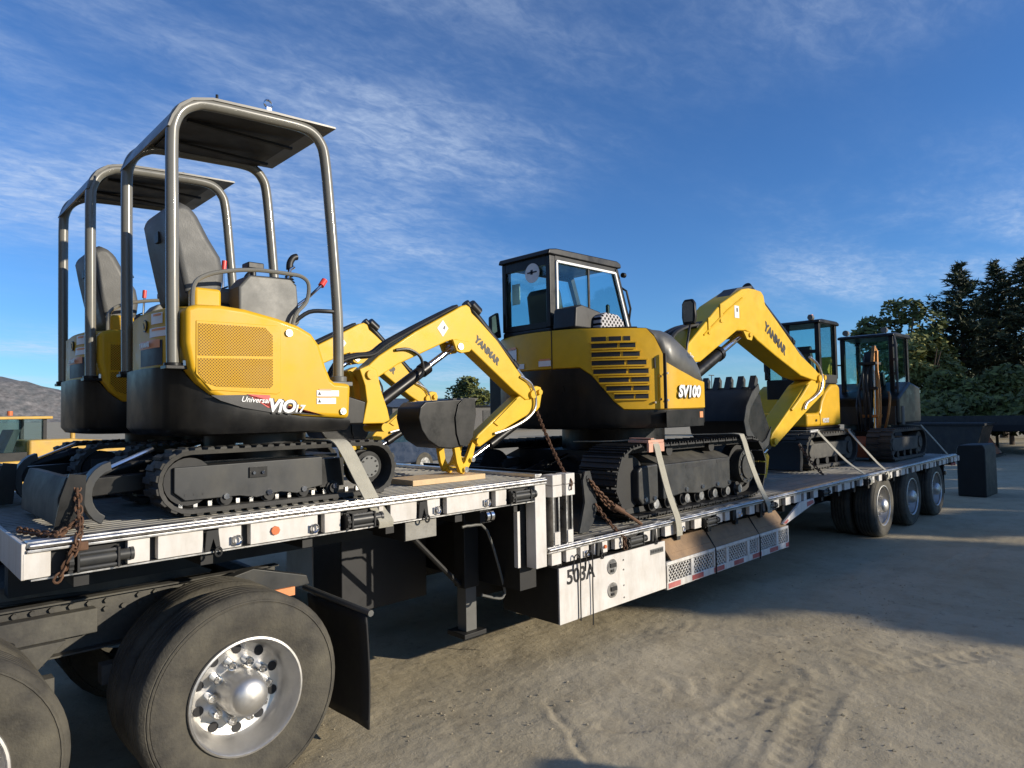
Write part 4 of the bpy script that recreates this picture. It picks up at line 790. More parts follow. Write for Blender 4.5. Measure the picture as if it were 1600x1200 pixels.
    def skin(x0, x1, z0, z1, off, name, m, par, n_=6, thick=.0, sk=0):
        b = B()
        for i in range(n_+1):
            x = lerp(x0, x1, i/n_); y = sx(x); s_ = sk*i/n_; v = Vector((x-5.7, y-1.29)).normalized() if x < 5.0 else Vector((0, -1)); p = (x+v.x*off, y+v.y*off); q = (x+v.x*(off-thick), y+v.y*(off-thick))
            b.v += [(*p, z0), (*p, z1), (*q, z1), (*q, z0)]
        b.f = [(i*4+j, i*4+4+j, i*4+4+(j+1) % 4, i*4+(j+1) % 4) for i in range(n_) for j in range(4)]+[(0, 1, 2, 3), tuple(range(4*n_, 4*n_+4))]
        return ob(b, name, m, par)
    # louvred door: dark slots with a yellow lip over each
    rows = [(2.672, 4.585, 4.815), (2.607, 4.585, 4.85), (2.523, 4.585, 4.88), (2.441, 4.585, 4.928), (2.358, 4.593, 4.943), (2.276, 4.622, 4.947), (2.194, 4.66, 4.946), (2.115, 4.704, 4.938)]
    for z, a, c in rows:
        parts = [(a, lerp(a, c, .54)), (lerp(a, c, .60), c)] if z < 2.66 else [(a, lerp(a, c, .34)), (lerp(a, c, .41), lerp(a, c, .73)), (lerp(a, c, .80), c)]
        for p, q in parts:
            skin(p, q, z-.046, z, .004, 'louvre_slot', 'ink', hy, 4, .006)
        if z < 2.66: skin(a-.004, c+.008, z, z+.012, .022, 'louvre_lip', 'yellow', hy, 6, .024)
        skin(a, c, z-.060, z-.046, .018, 'louvre_sill', 'yellow', hy, 6, .012)
    ob(B().add([(5.7+1.284*math.cos(R(a)), 1.29+1.284*math.sin(R(a)), z) for a in (190.6, 191.1) for z in (2.385, 2.765)], [(0, 1, 3, 2)]), 'panel_seam', 'ink', hy)
    ob(B().tube([(5.7+.95*math.cos(R(a)), 1.29+.95*math.sin(R(a)), 2.795) for a in range(120, 240, 6)], .010, 6), 'hood_rail', 'plastic', hh)
    b = B().box(5.045, 5.057, .128, .16, 1.97, 2.50); ob(b, 'door_seam', 'ink', hy)
    for x, z0, z1 in ((5.085, 2.03, 2.33), (5.018, 2.04, 2.30)): ob(B().box(x, x+.022, sx(x)-.018, sx(x)+.02, z0, z1), 'door_hinge', 'yellow', hy, bev=.006)
    for x, z in ((5.096, 2.05), (5.096, 2.31), (5.029, 2.06), (5.03, 2.28), (4.98, 2.03)): ob(B().cyl((x, sx(x)-.024, z), (x, sx(x)-.005, z), .012, 8), 'hinge_bolt', 'alu', hy)
    ob(B().box(4.985, 5.005, sx(4.99)-.012, sx(4.99)+.02, 2.36, 2.46), 'door_handle', 'ink', hy)
    text('SV100', .155, 'label', hy, O, (5.235, .1165, 2.085), (1, 0, 0), (0, -1, 0), shear=.18, bold=.008); text('SV100', .155, 'ink', hy, O, (5.242, .1195, 2.080), (1, 0, 0), (0, -1, 0), shear=.18, bold=.014)
    ob(B().box(5.03, 5.70, .124, .13, 1.79, 1.95), 'skirt', 'black', bev=.004); ob(B().box(5.62, 5.68, .120, .1235, 1.875, 1.935), 'skirt_label', 'labelo')
    text('Tier', .05, 'label', hh, O, (5.47, .128, 2.50), (1, 0, -.4), (0, -1, .2))
    # labels on the rear
    for ang, z, w, h_, m_ in ((164, 2.56, .20, .12, 'label'), (164, 2.625, .18, .03, 'labelo'), (172, 2.43, .10, .05, 'label'), (187, 2.44, .15, .055, 'label'), (187, 2.478, .13, .018, 'labelo')):
        t_ = R(ang); c = Vector((5.7+1.285*math.cos(t_), 1.29+1.285*math.sin(t_), z)); u = Vector((-math.sin(t_), math.cos(t_), 0))*w/2; v = Vector((0, 0, h_/2)); nn = Vector((math.cos(t_), math.sin(t_), 0))*.003
        ob(B().add([c-u-v, c+u-v, c+u+v, c-u+v, c-u-v+nn, c+u-v+nn, c+u+v+nn, c-u+v+nn], [(0, 1, 2, 3), (4, 5, 6, 7), (0, 1, 5, 4), (1, 2, 6, 5), (2, 3, 7, 6), (3, 0, 4, 7)]), 'warning_label', m_, hy)
    # cab
    y0, y1 = 1.25, 1.98; prof = [(4.65, 2.70), (4.65, 3.60), (5.80, 3.60), (5.98, 3.25), (6.09, 2.95), (6.10, 2.60), (6.0, 2.3), (4.65, 2.3)]
    cb = ob(B().prism([(4.65, 2.0), (4.65, 2.84), (6.10, 2.84), (6.10, 2.4), (5.95, 2.0)], 'y', y0, y1), 'cab_base', 'black', bev=.02)
    def bar(p, q, w=.045, name='cab_pillar', m_='black'): return ob(B().box(0, 0, 0, 0, 0, 0) if 0 else B().cyl(p, q, w, 4), name, m_, cb, bev=.006)
    for y in (y0, y1):
        s_ = .03 if y == y0 else -.03
        ob(B().box(4.65, 4.74, min(y, y+s_*2), max(y, y+s_*2), 2.84, 3.60), 'cab_pillar', 'black', cb, bev=.01)
        ob(B().prism([(5.74, 3.60), (5.82, 3.60), (6.10, 2.84), (6.02, 2.84)], 'y', y, y+s_*2), 'cab_pillar', 'black', cb, bev=.01)
        ob(B().box(4.74, 5.78, min(y, y+s_), max(y, y+s_), 3.55, 3.60), 'cab_rail', 'black', cb)
        ob(B().prism([(4.75, 2.86), (4.75, 3.54), (5.75, 3.54), (6.0, 2.86)], 'y', y+s_*.45, y+s_*.55), 'side_glass', 'glass', cb)
        if y == y0:   # bright window moulding and sliding-pane bar
            q = [(4.75, 2.86), (4.75, 3.54), (5.75, 3.54), (6.0, 2.86)]
            for a, c in ((0, 1), (1, 2), (2, 3)):
                ob(B().tube([(q[a][0], y-.008, q[a][1]), (q[c][0], y-.008, q[c][1])], .016, 4), 'window_moulding', 'label', cb)
            ob(B().box(5.27, 5.295, y-.004, y+.012, 2.86, 3.54), 'pane_bar', 'black', cb)
    ob(B().box(4.653, 4.70, y0+.06, y1-.06, 2.84, 2.90).box(4.653, 4.70, y0+.06, y1-.06, 3.50, 3.60), 'rear_rail', 'black', cb); ob(B().box(4.672, 4.68, y0+.06, y1-.06, 2.90, 3.50), 'rear_glass', 'glass', cb)
    ob(B().add([(5.80, y0+.06, 3.56), (5.80, y1-.06, 3.56), (6.06, y1-.06, 2.86), (6.06, y0+.06, 2.86)], [(0, 1, 2, 3)]), 'windscreen', 'glass', cb)
    ob(B().prism([(4.61, 3.60), (4.63, 3.655), (4.75, 3.675), (5.78, 3.685), (5.85, 3.66), (5.86, 3.61), (5.80, 3.60)], 'y', y0-.02, y1+.02), 'cab_roof', 'black', cb, bev=.015)
    ob(B().box(4.645, 4.650, 1.30, 1.47, 3.52, 3.54) if 0 else B().cyl((4.644, 1.50, 3.44), (4.650, 1.50, 3.44), .105, 28), 'round_sticker', 'label', cb)
    ob(B().box(4.640, 4.6435, 1.43, 1.57, 3.44, 3.455).box(4.640, 4.6435, 1.49, 1.52, 3.425, 3.475), 'sticker_mark', 'ink', cb)
    ob(B().prism([(4.95, 2.6), (4.88, 3.25), (4.93, 3.33), (5.02, 3.30), (5.12, 2.85), (5.5, 2.80), (5.5, 2.6)], 'y', 1.42, 1.84), 'cab_seat', 'plastic', cb, bev=.04); ob(B().box(5.55, 5.9, 1.3, 1.5, 2.6, 2.98).box(5.75, 5.80, 1.36, 1.40, 2.98, 3.2), 'cab_console', 'plastic', cb, bev=.02); ob(B().box(4.73, 4.735, 1.78, 1.9, 3.15, 3.38), 'cab_paper', 'label', cb)
    ob(B().tube([(6.03, y0+.03, 2.95), (6.0, y0-.03, 3.15), (5.93, y0-.03, 3.35), (5.9, y0+.03, 3.4)], .014, 6).cyl((5.86, y0-.03, 3.53), (5.9, y0-.03, 3.53), .03, 10), 'cab_handle', 'black', cb)
    ob(B().prism([(4.50, 2.79), (4.50, 3.02), (4.62, 3.08), (4.66, 2.79)], 'y', 2.0, 2.06), 'hand_hold', 'plastic', bev=.02)
    ob(B().prism([(4.58, 2.79), (4.60, 3.0), (4.70, 3.03), (5.0, 2.98), (4.98, 2.79)], 'y', .86, 1.16), 'air_filter_box', 'plastic', bev=.02)
    ob(B().lathe([(.0, 0), (.06, .0), (.085, .02), (.085, .26), (.06, .28), (0, .28)], (5.10, .74, 2.865), 22).obj('x', 'ink') if 0 else B().prism([(4.86, 2.79), (4.88, 2.93), (4.98, 2.965), (5.16, 2.955), (5.26, 2.90), (5.28, 2.79)], 'y', .76, .98), 'exhaust_guard', 'perfc', bev=.03)
    mr = ob(B().tube(smooth_path([(5.72, .34, 2.44), (5.78, .34, 2.65), (5.86, .36, 2.80), (5.92, .38, 2.88)], 4), .013, 8), 'mirror_stalk', 'black'); ob(B().prism([(.33, 2.87), (.47, 2.87), (.485, 2.95), (.48, 3.10), (.45, 3.145), (.35, 3.145), (.32, 3.10), (.315, 2.95)], 'x', 5.91, 5.955), 'mirror_shell', 'black', mr, bev=.015); ob(B().prism([(.345, 2.90), (.455, 2.90), (.465, 3.09), (.44, 3.12), (.36, 3.12), (.335, 3.09)], 'x', 5.905, 5.909), 'mirror_glass', 'mirror', mr)
    # boom
    ob(B().prism([(5.7, 1.85), (6.45, 1.95), (6.55, 2.5), (6.3, 2.6), (5.7, 2.3)], 'y', .78, 1.14), 'swing_bracket', 'black', bev=.02)
    bo = [(6.47, 2.58), (6.50, 2.70), (6.62, 2.78), (7.35, 3.29), (7.92, 3.54), (8.10, 3.575), (8.28, 3.58), (8.46, 3.57), (8.53, 3.52), (8.57, 3.40), (8.93, 3.19), (9.68, 2.74), (10.18, 2.55), (10.34, 2.47), (10.34, 2.39), (10.20, 2.36), (9.66, 2.43), (8.84, 2.69), (8.30, 2.88), (8.16, 2.95), (7.98, 2.99), (7.74, 2.97), (6.82, 2.53), (6.60, 2.50)]
    boo = ob(B().prism(bo, 'y', .80, 1.12), 'boom', 'yellow2', bev=.02, seg=3)
    ob(B().tube([(6.9, .795, 2.86), (7.5, .795, 3.22), (7.9, .795, 3.42)], .012, 6).box(7.3, 7.36, .785, .81, 3.05, 3.28).box(7.0, 7.05, .785, .81, 2.88, 3.08), 'boom_line', 'yellow2', boo); ob(B().prism([(7.85, 2.98), (7.95, 2.87), (8.08, 2.86), (8.14, 2.96)], 'y', .77, .80).cyl((8.02, .75, 2.93), (8.02, 1.17, 2.93), .03, 12), 'cylinder_ear', 'yellow2', boo, bev=.006)
    ob(B().box(7.68, 7.80, .795, .799, 3.14, 3.30), 'warning_label', 'label', boo); ob(B().box(7.73, 7.76, .792, .7945, 3.22, 3.27), 'warning_sign', 'ink', boo)
    text('YANMAR', .17, 'ink', boo, O, (8.50, .7965, 3.05), (.88, 0, -.475), (0, -1, 0), bold=.009)
    hydraulic(E, O, (6.45, .92, 2.20), (8.02, .92, 2.93), .64, .085, 'boom_cylinder'); hydraulic(E, O, (8.35, .96, 3.64), (10.45, .96, 2.52), .62, .07, 'arm_cylinder')
    ob(B().box(6.9, 8.2, .84, 1.08, 0, 0) if 0 else B().prism([(6.85, 2.96), (7.9, 3.56), (8.30, 3.64), (8.30, 3.60), (7.9, 3.53), (6.9, 2.91)], 'y', .86, 1.06), 'hose_bundle', 'plastic', boo)
    ar = [(10.05, 2.36), (10.30, 2.46), (10.48, 2.50), (10.60, 2.47), (10.62, 2.34), (10.52, 2.16), (10.30, 2.07), (9.72, 1.83), (8.78, 1.41), (8.68, 1.42), (8.64, 1.52), (8.70, 1.60), (9.30, 1.95), (9.85, 2.29)]
    aro = ob(B().prism(ar, 'y', .82, 1.10), 'arm', 'yellow2', bev=.02, seg=3); ob(B().cyl((10.30, .77, 2.40), (10.30, 1.15, 2.40), .06, 16).cyl((10.52, .78, 2.42), (10.52, 1.14, 2.42), .04, 14).cyl((8.72, .78, 1.49), (8.72, 1.14, 1.49), .05, 14), 'arm_pin', 'yellow2', aro)
    ob(B().tube(smooth_path([(9.95, .785, 2.72), (10.25, .78, 2.60), (10.38, .78, 2.40), (10.30, .78, 2.22), (10.05, .785, 2.10), (9.80, .79, 2.02), (9.7, .79, 1.93)], 4), .022, 8), 'steel_line', 'alu'); ob(B().tube(smooth_path([(9.9, .80, 2.30), (9.6, .80, 2.1), (9.3, .81, 1.92)], 3), .02, 8), 'arm_line', 'yellow2')
    hydraulic(E, O, (10.35, .96, 2.08), (8.62, .96, 1.30), .62, .065, 'bucket_cylinder')
    ob(B().prism([(8.50, 1.30), (8.62, 1.33), (8.66, 1.28), (8.60, 1.06), (8.55, .98), (8.48, 1.0), (8.47, 1.10)], 'y', .86, .92).prism([(8.50, 1.30), (8.62, 1.33), (8.66, 1.28), (8.60, 1.06), (8.55, .98), (8.48, 1.0), (8.47, 1.10)], 'y', 1.0, 1.06), 'bucket_link', 'yellow2', bev=.01)
    bk = [(8.10, 1.70), (8.02, 1.50), (7.84, 1.42), (7.62, 1.49), (7.46, 1.64), (7.41, 1.80), (7.48, 1.98), (7.62, 2.13), (7.79, 2.24), (7.87, 2.12), (7.95, 1.92)]
    ob(B().prism([(7.95, 1.80), (8.70, 1.58), (8.76, 1.46), (8.66, 1.38), (7.95, 1.52)], 'y', .84, .90).prism([(7.95, 1.80), (8.70, 1.58), (8.76, 1.46), (8.66, 1.38), (7.95, 1.52)], 'y', 1.02, 1.08), 'bucket_ear', 'black')
    bko = ob(B().prism(bk, 'y', .575, 1.36), 'bucket', 'black', bev=.012); ob(B().prism([(8.12, 1.71), (8.03, 1.48), (7.84, 1.40), (7.61, 1.47), (7.44, 1.63), (7.39, 1.80), (7.46, 1.99), (7.61, 2.15), (7.80, 2.27), (7.83, 2.18), (7.68, 2.06), (7.56, 1.95), (7.50, 1.80), (7.55, 1.68), (7.68, 1.57), (7.85, 1.51), (7.97, 1.56)], 'y', .56, .575), 'bucket_side_edge', 'char', bko)
    for k in range(5): y = .60+k*.17; ob(B().prism([(7.74, 2.21), (7.85, 2.18), (7.87, 2.33), (7.82, 2.38)], 'y', y, y+.08), 'bucket_tooth', 'char', bko)
    for k in range(3): ob(B().tube(smooth_path([(6.0, .85+k*.08, 2.2), (6.25, .85+k*.08, 2.75), (6.55, .88+k*.07, 2.92), (6.9, .88+k*.07, 3.0)], 4), .025, 7), 'hose', 'plastic')
    return E
SV = midi()

# ------------------------------------------------------------ the two machines at the back of the trailer
def rear_machine(kind):
    if kind == 0:
        O = (10.9, 1.55, .99); E = empty('excavator', O); tag(E, 'yellow excavator with tall glazed black cab behind the large boom', 'excavator', 'excavators on the trailer')
    else:
        O = (13.4, 1.2, 1.0); E = empty('excavator', O); tag(E, 'dark cabbed excavator with upright boom at the tail of the trailer', 'excavator', 'excavators on the trailer')
    def ob(b, name, m, par=E, bev=0, **k): return b.obj(name, m, par, bev=bev, org=O, **k)
    x0, x1 = (9.75, 11.85) if kind == 0 else (11.95, 14.0); ya = .80 if kind == 0 else .32; yb = 2.35; tw = .40
    for y, sg in ((ya, 1), (yb-tw, -1)):
        belt(y, y+tw, x0+.28, x1-.28, O[2]+.285, .28, .04, O, E, lug=.022, pitch=.11, m='rubber'); yo = y if sg > 0 else y+tw
        tf = ob(B().prism([(x0+.35, O[2]+.40), (x1-.35, O[2]+.40), (x1-.4, O[2]+.16), (x0+.4, O[2]+.16)], 'y', yo+sg*.05, yo+sg*.3), 'track_frame', 'frame', bev=.02)
        for q in (x0+.28, x1-.28): ob(B().cyl((q, yo+sg*.06, O[2]+.285), (q, yo+sg*.2, O[2]+.285), .19, 20).cyl((q, yo+sg*.03, O[2]+.285), (q, yo+sg*.06, O[2]+.285), .10, 16), 'idler', 'frame')
        for k in range(4): q = lerp(x0+.5, x1-.5, k/3); ob(B().cyl((q, yo+sg*.04, O[2]+.12), (q, yo+sg*.2, O[2]+.12), .06, 12), 'track_roller', 'dark')
    ob(B().box(x0+.5, x1-.5, ya+tw, yb-tw, O[2]+.25, O[2]+.5).cyl((O[0]+.1, O[1], O[2]+.45), (O[0]+.1, O[1], O[2]+.62), .4, 24), 'undercarriage', 'black')
    if kind == 0:
        ob(B().prism([(10.36, 1.60), (11.76, 1.60), (11.76, 1.64), (10.36, 1.64)], 'y', 1.04, 2.3).box(10.4, 11.8, 1.06, 2.28, 1.50, 1.60), 'skirt', 'black', bev=.02)
        sc = ob(B().prism([(10.36, 1.64), (11.76, 1.64), (11.76, 2.30), (11.68, 2.345), (11.42, 2.345), (11.15, 2.22), (10.98, 2.06), (10.90, 1.92), (10.86, 1.86), (10.36, 1.86)], 'y', 1.03, 2.28), 'house_cover', 'yellow', bev=.05, seg=4)
        ob(B().box(10.862, 10.868, 1.024, 1.04, 1.66, 1.85), 'cover_seam', 'ink', sc); text('ViO55', .10, 'label', sc, O, (10.95, 1.024, 1.70), (1, 0, 0), (0, -1, 0), shear=.2, bold=.004); ob(B().cyl((10.70, 1.015, 1.74), (10.70, 1.03, 1.74), .02, 10), 'cover_lock', 'ink', sc)
        ob(B().box(10.45, 10.75, 1.018, 1.04, 1.545, 1.59), 'skirt_label', 'label', sc)
        cx0, cx1, cy0, cy1, cz0, cz1 = 11.0, 11.76, 1.05, 2.02, 2.36, 3.36
    else:
        sc = ob(B().prism([(12.9, 1.62), (14.2, 1.62), (14.2, 2.3), (13.6, 2.4), (12.9, 2.1)], 'y', .45, 2.1), 'house_cover', 'black', bev=.05, seg=3); ob(B().box(12.84, 12.9, .5, 1.6, 1.62, 1.95), 'front_panel', 'char', sc)
        cx0, cx1, cy0, cy1, cz0, cz1 = 13.2, 14.1, .60, 1.54, 1.95, 3.24
    cab = ob(B().box(cx0+.02, cx1-.02, cy0+.02, cy1-.02, cz0-.3, cz0+.08), 'cab_base', 'black', bev=.02)
    for x in (cx0, cx1-.08):
        for y in (cy0, cy1-.08): ob(B().box(x, x+.08, y, y+.08, cz0+.08, cz1), 'cab_pillar', 'black', cab, bev=.012)
    ob(B().prism([(cx0-.05, cz1), (cx0-.04, cz1+.05), (cx0+.1, cz1+.075), (cx1-.05, cz1+.075), (cx1+.05, cz1+.05), (cx1+.06, cz1)], 'y', cy0-.03, cy1+.03), 'cab_roof', 'black', cab, bev=.02)
    for y in (cy0+.03, cy1-.03): ob(B().box(cx0+.08, cx1-.08, y-.004, y+.004, cz0+.08, cz1), 'side_glass', 'glass', cab)
    for x in (cx0+.03, cx1-.03): ob(B().box(x-.004, x+.004, cy0+.08, cy1-.08, cz0+.08, cz1), 'end_glass', 'glass', cab)
    ob(B().prism([(cx0+.3, cz0), (cx0+.22, cz0+.62), (cx0+.32, cz0+.66), (cx0+.42, cz0+.25), (cx0+.65, cz0+.2), (cx0+.65, cz0)], 'y', cy0+.25, cy1-.25), 'cab_seat', 'plastic', cab, bev=.03)
    if kind == 0:
        ob(B().box(cx0, cx0+.012, cy0+.08, cy1-.08, 2.86, 2.92).box(cx0, cx0+.012, cy0+.5, cy0+.56, 2.44, 3.36), 'window_bar', 'black', cab); ob(B().box(cx0+.1, cx1-.1, cy0-.02, cy0+.0, 2.36, 2.5), 'vent_panel', 'plastic', cab)
        for y in (cy0+.12, cy1-.12): ob(B().cyl((cx0-.05, y, cz1+.10), (cx0+.03, y, cz1+.10), .045, 12), 'work_lamp', 'grey', cab)
        ob(B().tube([(cx0-.012, cy0+.3, 2.5), (cx0-.016, cy0+.42, 2.8), (cx0-.014, cy0+.40, 3.1)], .009, 6), 'wiper', 'black', cab); ob(B().cyl((11.3, 1.3, 3.43), (11.3, 1.3, 3.55), .04, 10), 'beacon', 'orange', cab)
        ob(B().tube([(cx0-.03, cy1-.1, 2.45), (cx0-.08, cy1-.05, 2.6), (cx0-.08, cy1-.05, 3.0), (cx0-.03, cy1-.08, 3.1)], .018, 7), 'grab_bar', 'black', cab)
        hydraulic(E, O, (11.9, 1.6, 2.0), (13.0, 1.6, 2.9), .6, .05, 'boom_cylinder'); ob(B().prism([(11.8, 1.9), (12.7, 2.9), (12.85, 2.9), (12.85, 2.7), (12.0, 1.8)], 'y', 1.5, 1.7), 'boom', 'yellow2', bev=.01)
        ob(B().prism([(9.5, 1.02), (9.58, 1.0), (9.62, 1.15), (9.60, 1.40), (9.52, 1.44), (9.53, 1.2)], 'y', .8, 2.35), 'dozer_blade', 'dark', bev=.005)
    else:
        ob(B().prism([(12.62, 1.45), (12.80, 1.45), (12.86, 2.0), (12.83, 2.75), (12.74, 2.95), (12.66, 2.75), (12.60, 2.0)], 'y', .80, .95), 'boom', 'dark', bev=.015)
        for y, m_ in ((.72, 'copper'), (.77, 'chrome')): ob(B().cyl((12.60, y, 1.25), (12.66, y, 2.1), .035, 10).cyl((12.66, y, 2.1), (12.70, y, 2.95), .024, 10), 'arm_cylinder', m_)
        ob(B().tube(smooth_path([(12.58, .70, 1.3), (12.54, .64, 1.9), (12.6, .66, 2.3), (12.64, .70, 2.6)], 4), .016, 6).tube(smooth_path([(12.58, .60, 1.5), (12.54, .52, 1.8), (12.6, .50, 2.1), (12.7, .55, 2.2)], 4), .02, 6), 'steel_line', 'copper')
        ob(B().prism([(12.2, 1.05), (12.75, 1.05), (12.80, 1.35), (12.5, 1.45), (12.25, 1.3)], 'y', .55, 1.15), 'bucket', 'brown', bev=.02); ob(B().prism([(12.45, 1.25), (12.62, 1.22), (12.66, 1.38), (12.5, 1.40)], 'y', .66, .74), 'bucket_link', 'label')
        for k, (y, z0, z1) in enumerate(((.84, 1.5, 2.7), (.90, 1.6, 2.85), (.97, 1.4, 2.5), (1.02, 1.5, 2.3))):
            ob(B().tube(smooth_path([(12.60, y, z0), (12.52-.03*k, y-.03, z0+.4), (12.56, y+.02, z1-.3), (12.66, y, z1)], 4), .018, 6), 'hose', 'plastic')
        for z in (1.75, 2.25, 2.7): ob(B().box(12.57, 12.84, .70, 1.0, z, z+.05), 'boom_clamp', 'copper' if z < 2 else 'dark', bev=.005)
        ob(B().prism([(12.60, 2.75), (12.80, 2.72), (12.86, 2.95), (12.70, 3.05)], 'y', .74, .80), 'boom_ear', 'copper', bev=.006)
        for y in (.72, 1.40): ob(B().cyl((13.12, y, 3.36), (13.20, y, 3.36), .055, 12), 'work_lamp', 'grey', cab)
        ob(B().tube([(13.215, 1.05, 2.1), (13.20, 1.15, 2.5), (13.205, 1.12, 2.9)], .010, 6), 'wiper', 'black', cab); ob(B().box(13.02, 13.06, 1.56, 1.68, 2.6, 2.9).cyl((13.1, 1.56, 2.75), (13.2, 1.52, 2.75), .015, 6), 'mirror', 'black', cab)
        hr = B()
        for k in range(5): hr.box(13.16, 13.19, .52, .60, 2.0+.26*k, 2.05+.26*k)
        ob(hr.tube([(13.15, .54, 1.6), (13.14, .53, 2.2), (13.16, .54, 3.1), (13.2, .58, 3.25)], .022, 7), 'ladder_rail', 'char', cab); ob(B().cyl((13.1, .47, 1.62), (13.1, .47, 1.95), .05, 10), 'side_light', 'grey', cab)
    return E
rear_machine(0); rear_machine(1)
# ------------------------------------------------------------ tie-downs and dunnage
o = B().box(2.30, 2.98, .42, .74, 1.452, 1.493).obj('wood_board', 'wood', None, bev=.004); tag(o, 'pale raw wood board under the near mini excavator bucket', 'board')
o.data.transform(Matrix.Translation((0, 0, 0)))
o = B().box(2.28, 2.96, 1.80, 2.12, 1.452, 1.493).obj('wood_board', 'wood', None, bev=.004); tag(o, 'pale wood board under the far mini excavator bucket', 'board')
def strap(label, path, w):
    o = B().ribbon(smooth_path(path, 5), w).obj('ratchet_strap', 'strap', None, sharp=60); tag(o, label, 'strap', 'webbing tie-down straps'); return o
strap('wide webbing strap over the front track of the near mini excavator', [(1.55, .95, 1.812), (1.55, .55, 1.808), (1.57, .30, 1.812), (1.60, .19, 1.802), (1.64, .15, 1.72), (1.70, .09, 1.55), (1.75, .02, 1.40), (1.78, -.028, 1.33), (1.785, -.02, 1.285)], (.05, .0, .0))
strap('webbing strap over a salmon corner block on the large excavator track', [(4.72, 1.0, 1.655), (4.76, .55, 1.665), (4.79, .20, 1.69), (4.81, .115, 1.66), (4.83, .08, 1.5), (4.88, .03, 1.2), (4.93, -.03, .95), (4.945, -.035, .80)], (.045, 0, 0))
strap('webbing strap over the rear end of the large excavator track', [(6.46, 1.9, 1.66), (6.46, 1.0, 1.66), (6.46, .5, 1.67), (6.47, .17, 1.68), (6.49, .115, 1.63), (6.55, .08, 1.4), (6.65, .02, 1.1), (6.74, -.03, .90), (6.77, -.03, .80)], (.05, 0, 0))
strap('dusty strap from the yellow rear excavator track to the deck edge', [(10.3, 1.3, 1.58), (10.2, .82, 1.585), (10.15, .76, 1.55), (9.95, .3, 1.15), (9.9, -.03, .93), (9.89, -.03, .84)], (.045, 0, 0))
strap('dusty strap slanting off the back of the yellow rear excavator', [(11.6, 1.3, 1.56), (11.5, .82, 1.575), (11.4, .76, 1.52), (10.85, .2, 1.10), (10.65, -.03, .95), (10.63, -.03, .86)], (.045, 0, 0))
strap('thin strap from the tail excavator track to the trailer rear corner', [(13.4, .8, 1.60), (13.55, .34, 1.59), (13.65, .28, 1.54), (14.1, .02, 1.03), (14.15, -.02, .95)], (.04, 0, 0))
o = B().box(4.70, 4.95, .11, .34, 1.655, 1.682).box(4.70, 4.95, .105, .13, 1.57, 1.655).box(4.73, 4.78, .10, .35, 1.69, 1.70).obj('corner_protector', 'block', None, bev=.008); tag(o, 'salmon plastic corner block under the strap on the large track', 'corner block')
# chains: every link is a piece
lk = None
def chain(label, path, s=.030, r=.0055):
    global lk
    P = [Vector(p) for p in path]; Ls = [0]
    for a, c in zip(P[:-1], P[1:]): Ls.append(Ls[-1]+(c-a).length)
    n = int(Ls[-1]/(s*.80)); E = empty('tie_chain', tuple(P[0]), label, 'chain', 'rusty tie-down chains')
    for k in range(n):
        d = Ls[-1]*(k+.5)/n; i = max(j for j in range(len(Ls)-1) if Ls[j] <= d); t = (d-Ls[i])/(Ls[i+1]-Ls[i]); p = P[i].lerp(P[i+1], t); q = (P[i+1]-P[i]).normalized()
        if lk is None:
            ln = .030; pth = [(ln*.30*(1 if abs(a) < 90 else -1)+.0105*math.cos(R(a)), .0105*math.sin(R(a)), 0) for a in (-90, -45, 0, 45, 89.9, 90.1, 135, 180, 225, 269.9)]
            pth = [(.008+.0105*math.cos(R(a)), .0105*math.sin(R(a)), 0) for a in (-90, -45, 0, 45, 90)]+[(-.008+.0105*math.cos(R(a)), .0105*math.sin(R(a)), 0) for a in (90, 135, 180, 225, 270)]
            l_ = B().tube(pth, .0045, 5, True).obj('link', 'rust', E); lk = l_
        else: l_ = inst(lk, E)
        l_.rotation_mode = 'QUATERNION'; l_.rotation_quaternion = q.to_track_quat('X', 'Z') @ Matrix.Rotation(R(90*(k % 2)+random.uniform(-20, 20)), 4, 'X').to_quaternion(); l_.location = p-P[0]; sc = s/.030; l_.scale = (sc, sc, sc)
    return E
def sag(a, c, d, n=8): a = Vector(a); c = Vector(c); return [a.lerp(c, i/n)-Vector((0, 0, d*4*(i/n)*(1-i/n))) for i in range(n+1)]
chain('rusty chain hanging from the near dozer blade over the trailer nose', sag((.235, .20, 1.66), (.225, .10, 1.50), .01)+sag((.225, .10, 1.50), (.20, -.015, 1.452), .0, 3)+[(.185, -.03, 1.40), (.15, -.03, 1.33), (.115, -.028, 1.27)], .036)
chain('short rusty chain lying across the front corner of the upper deck', sag((.225, .13, 1.50), (.13, .04, 1.46), .005, 4)+[(.09, .12, 1.458), (.03, .35, 1.458)], .036)
o = B().box(.185, .235, -.03, -.012, 1.385, 1.425).obj('grab_hook', 'rust', None, bev=.006); tag(o, 'rusty grab hook plate on the chain at the trailer nose', 'hook')
chain('long rusty chain from the near mini excavator arm down to the stake posts', sag((3.74, .60, 1.98), (3.50, .06, 1.465), .03, 10)+[(3.49, .0, 1.42), (3.485, -.01, 1.36)], .036)
chain('heavy rusty chain from the large dozer blade to the deck edge', sag((3.915, .165, 1.385), (4.22, .12, 1.12), .02, 6), .042)
chain('second rusty chain looping beside the large dozer blade', sag((3.93, .15, 1.36), (4.28, .15, 1.08), .05, 8), .042)
chain('rusty chain dropping over the lower deck rail beside the large blade', sag((3.99, .16, 1.17), (4.11, .02, .94), .02, 5)+[(4.13, -.02, .90), (4.135, -.03, .80)], .040)
o = B().tube([(4.20, .125, 1.13), (4.35, .11, 1.05), (4.53, .09, .945)], .016, 8).cyl((4.18, .125, 1.14), (4.30, .115, 1.08), .026, 10).obj('load_binder', 'rust', None); tag(o, 'rusty load binder bar at the end of the heavy chain', 'binder')
chain('chain hanging in front of the yellow rear excavator blade', sag((9.50, .80, 1.40), (9.45, .45, .99), .03, 6), .05)
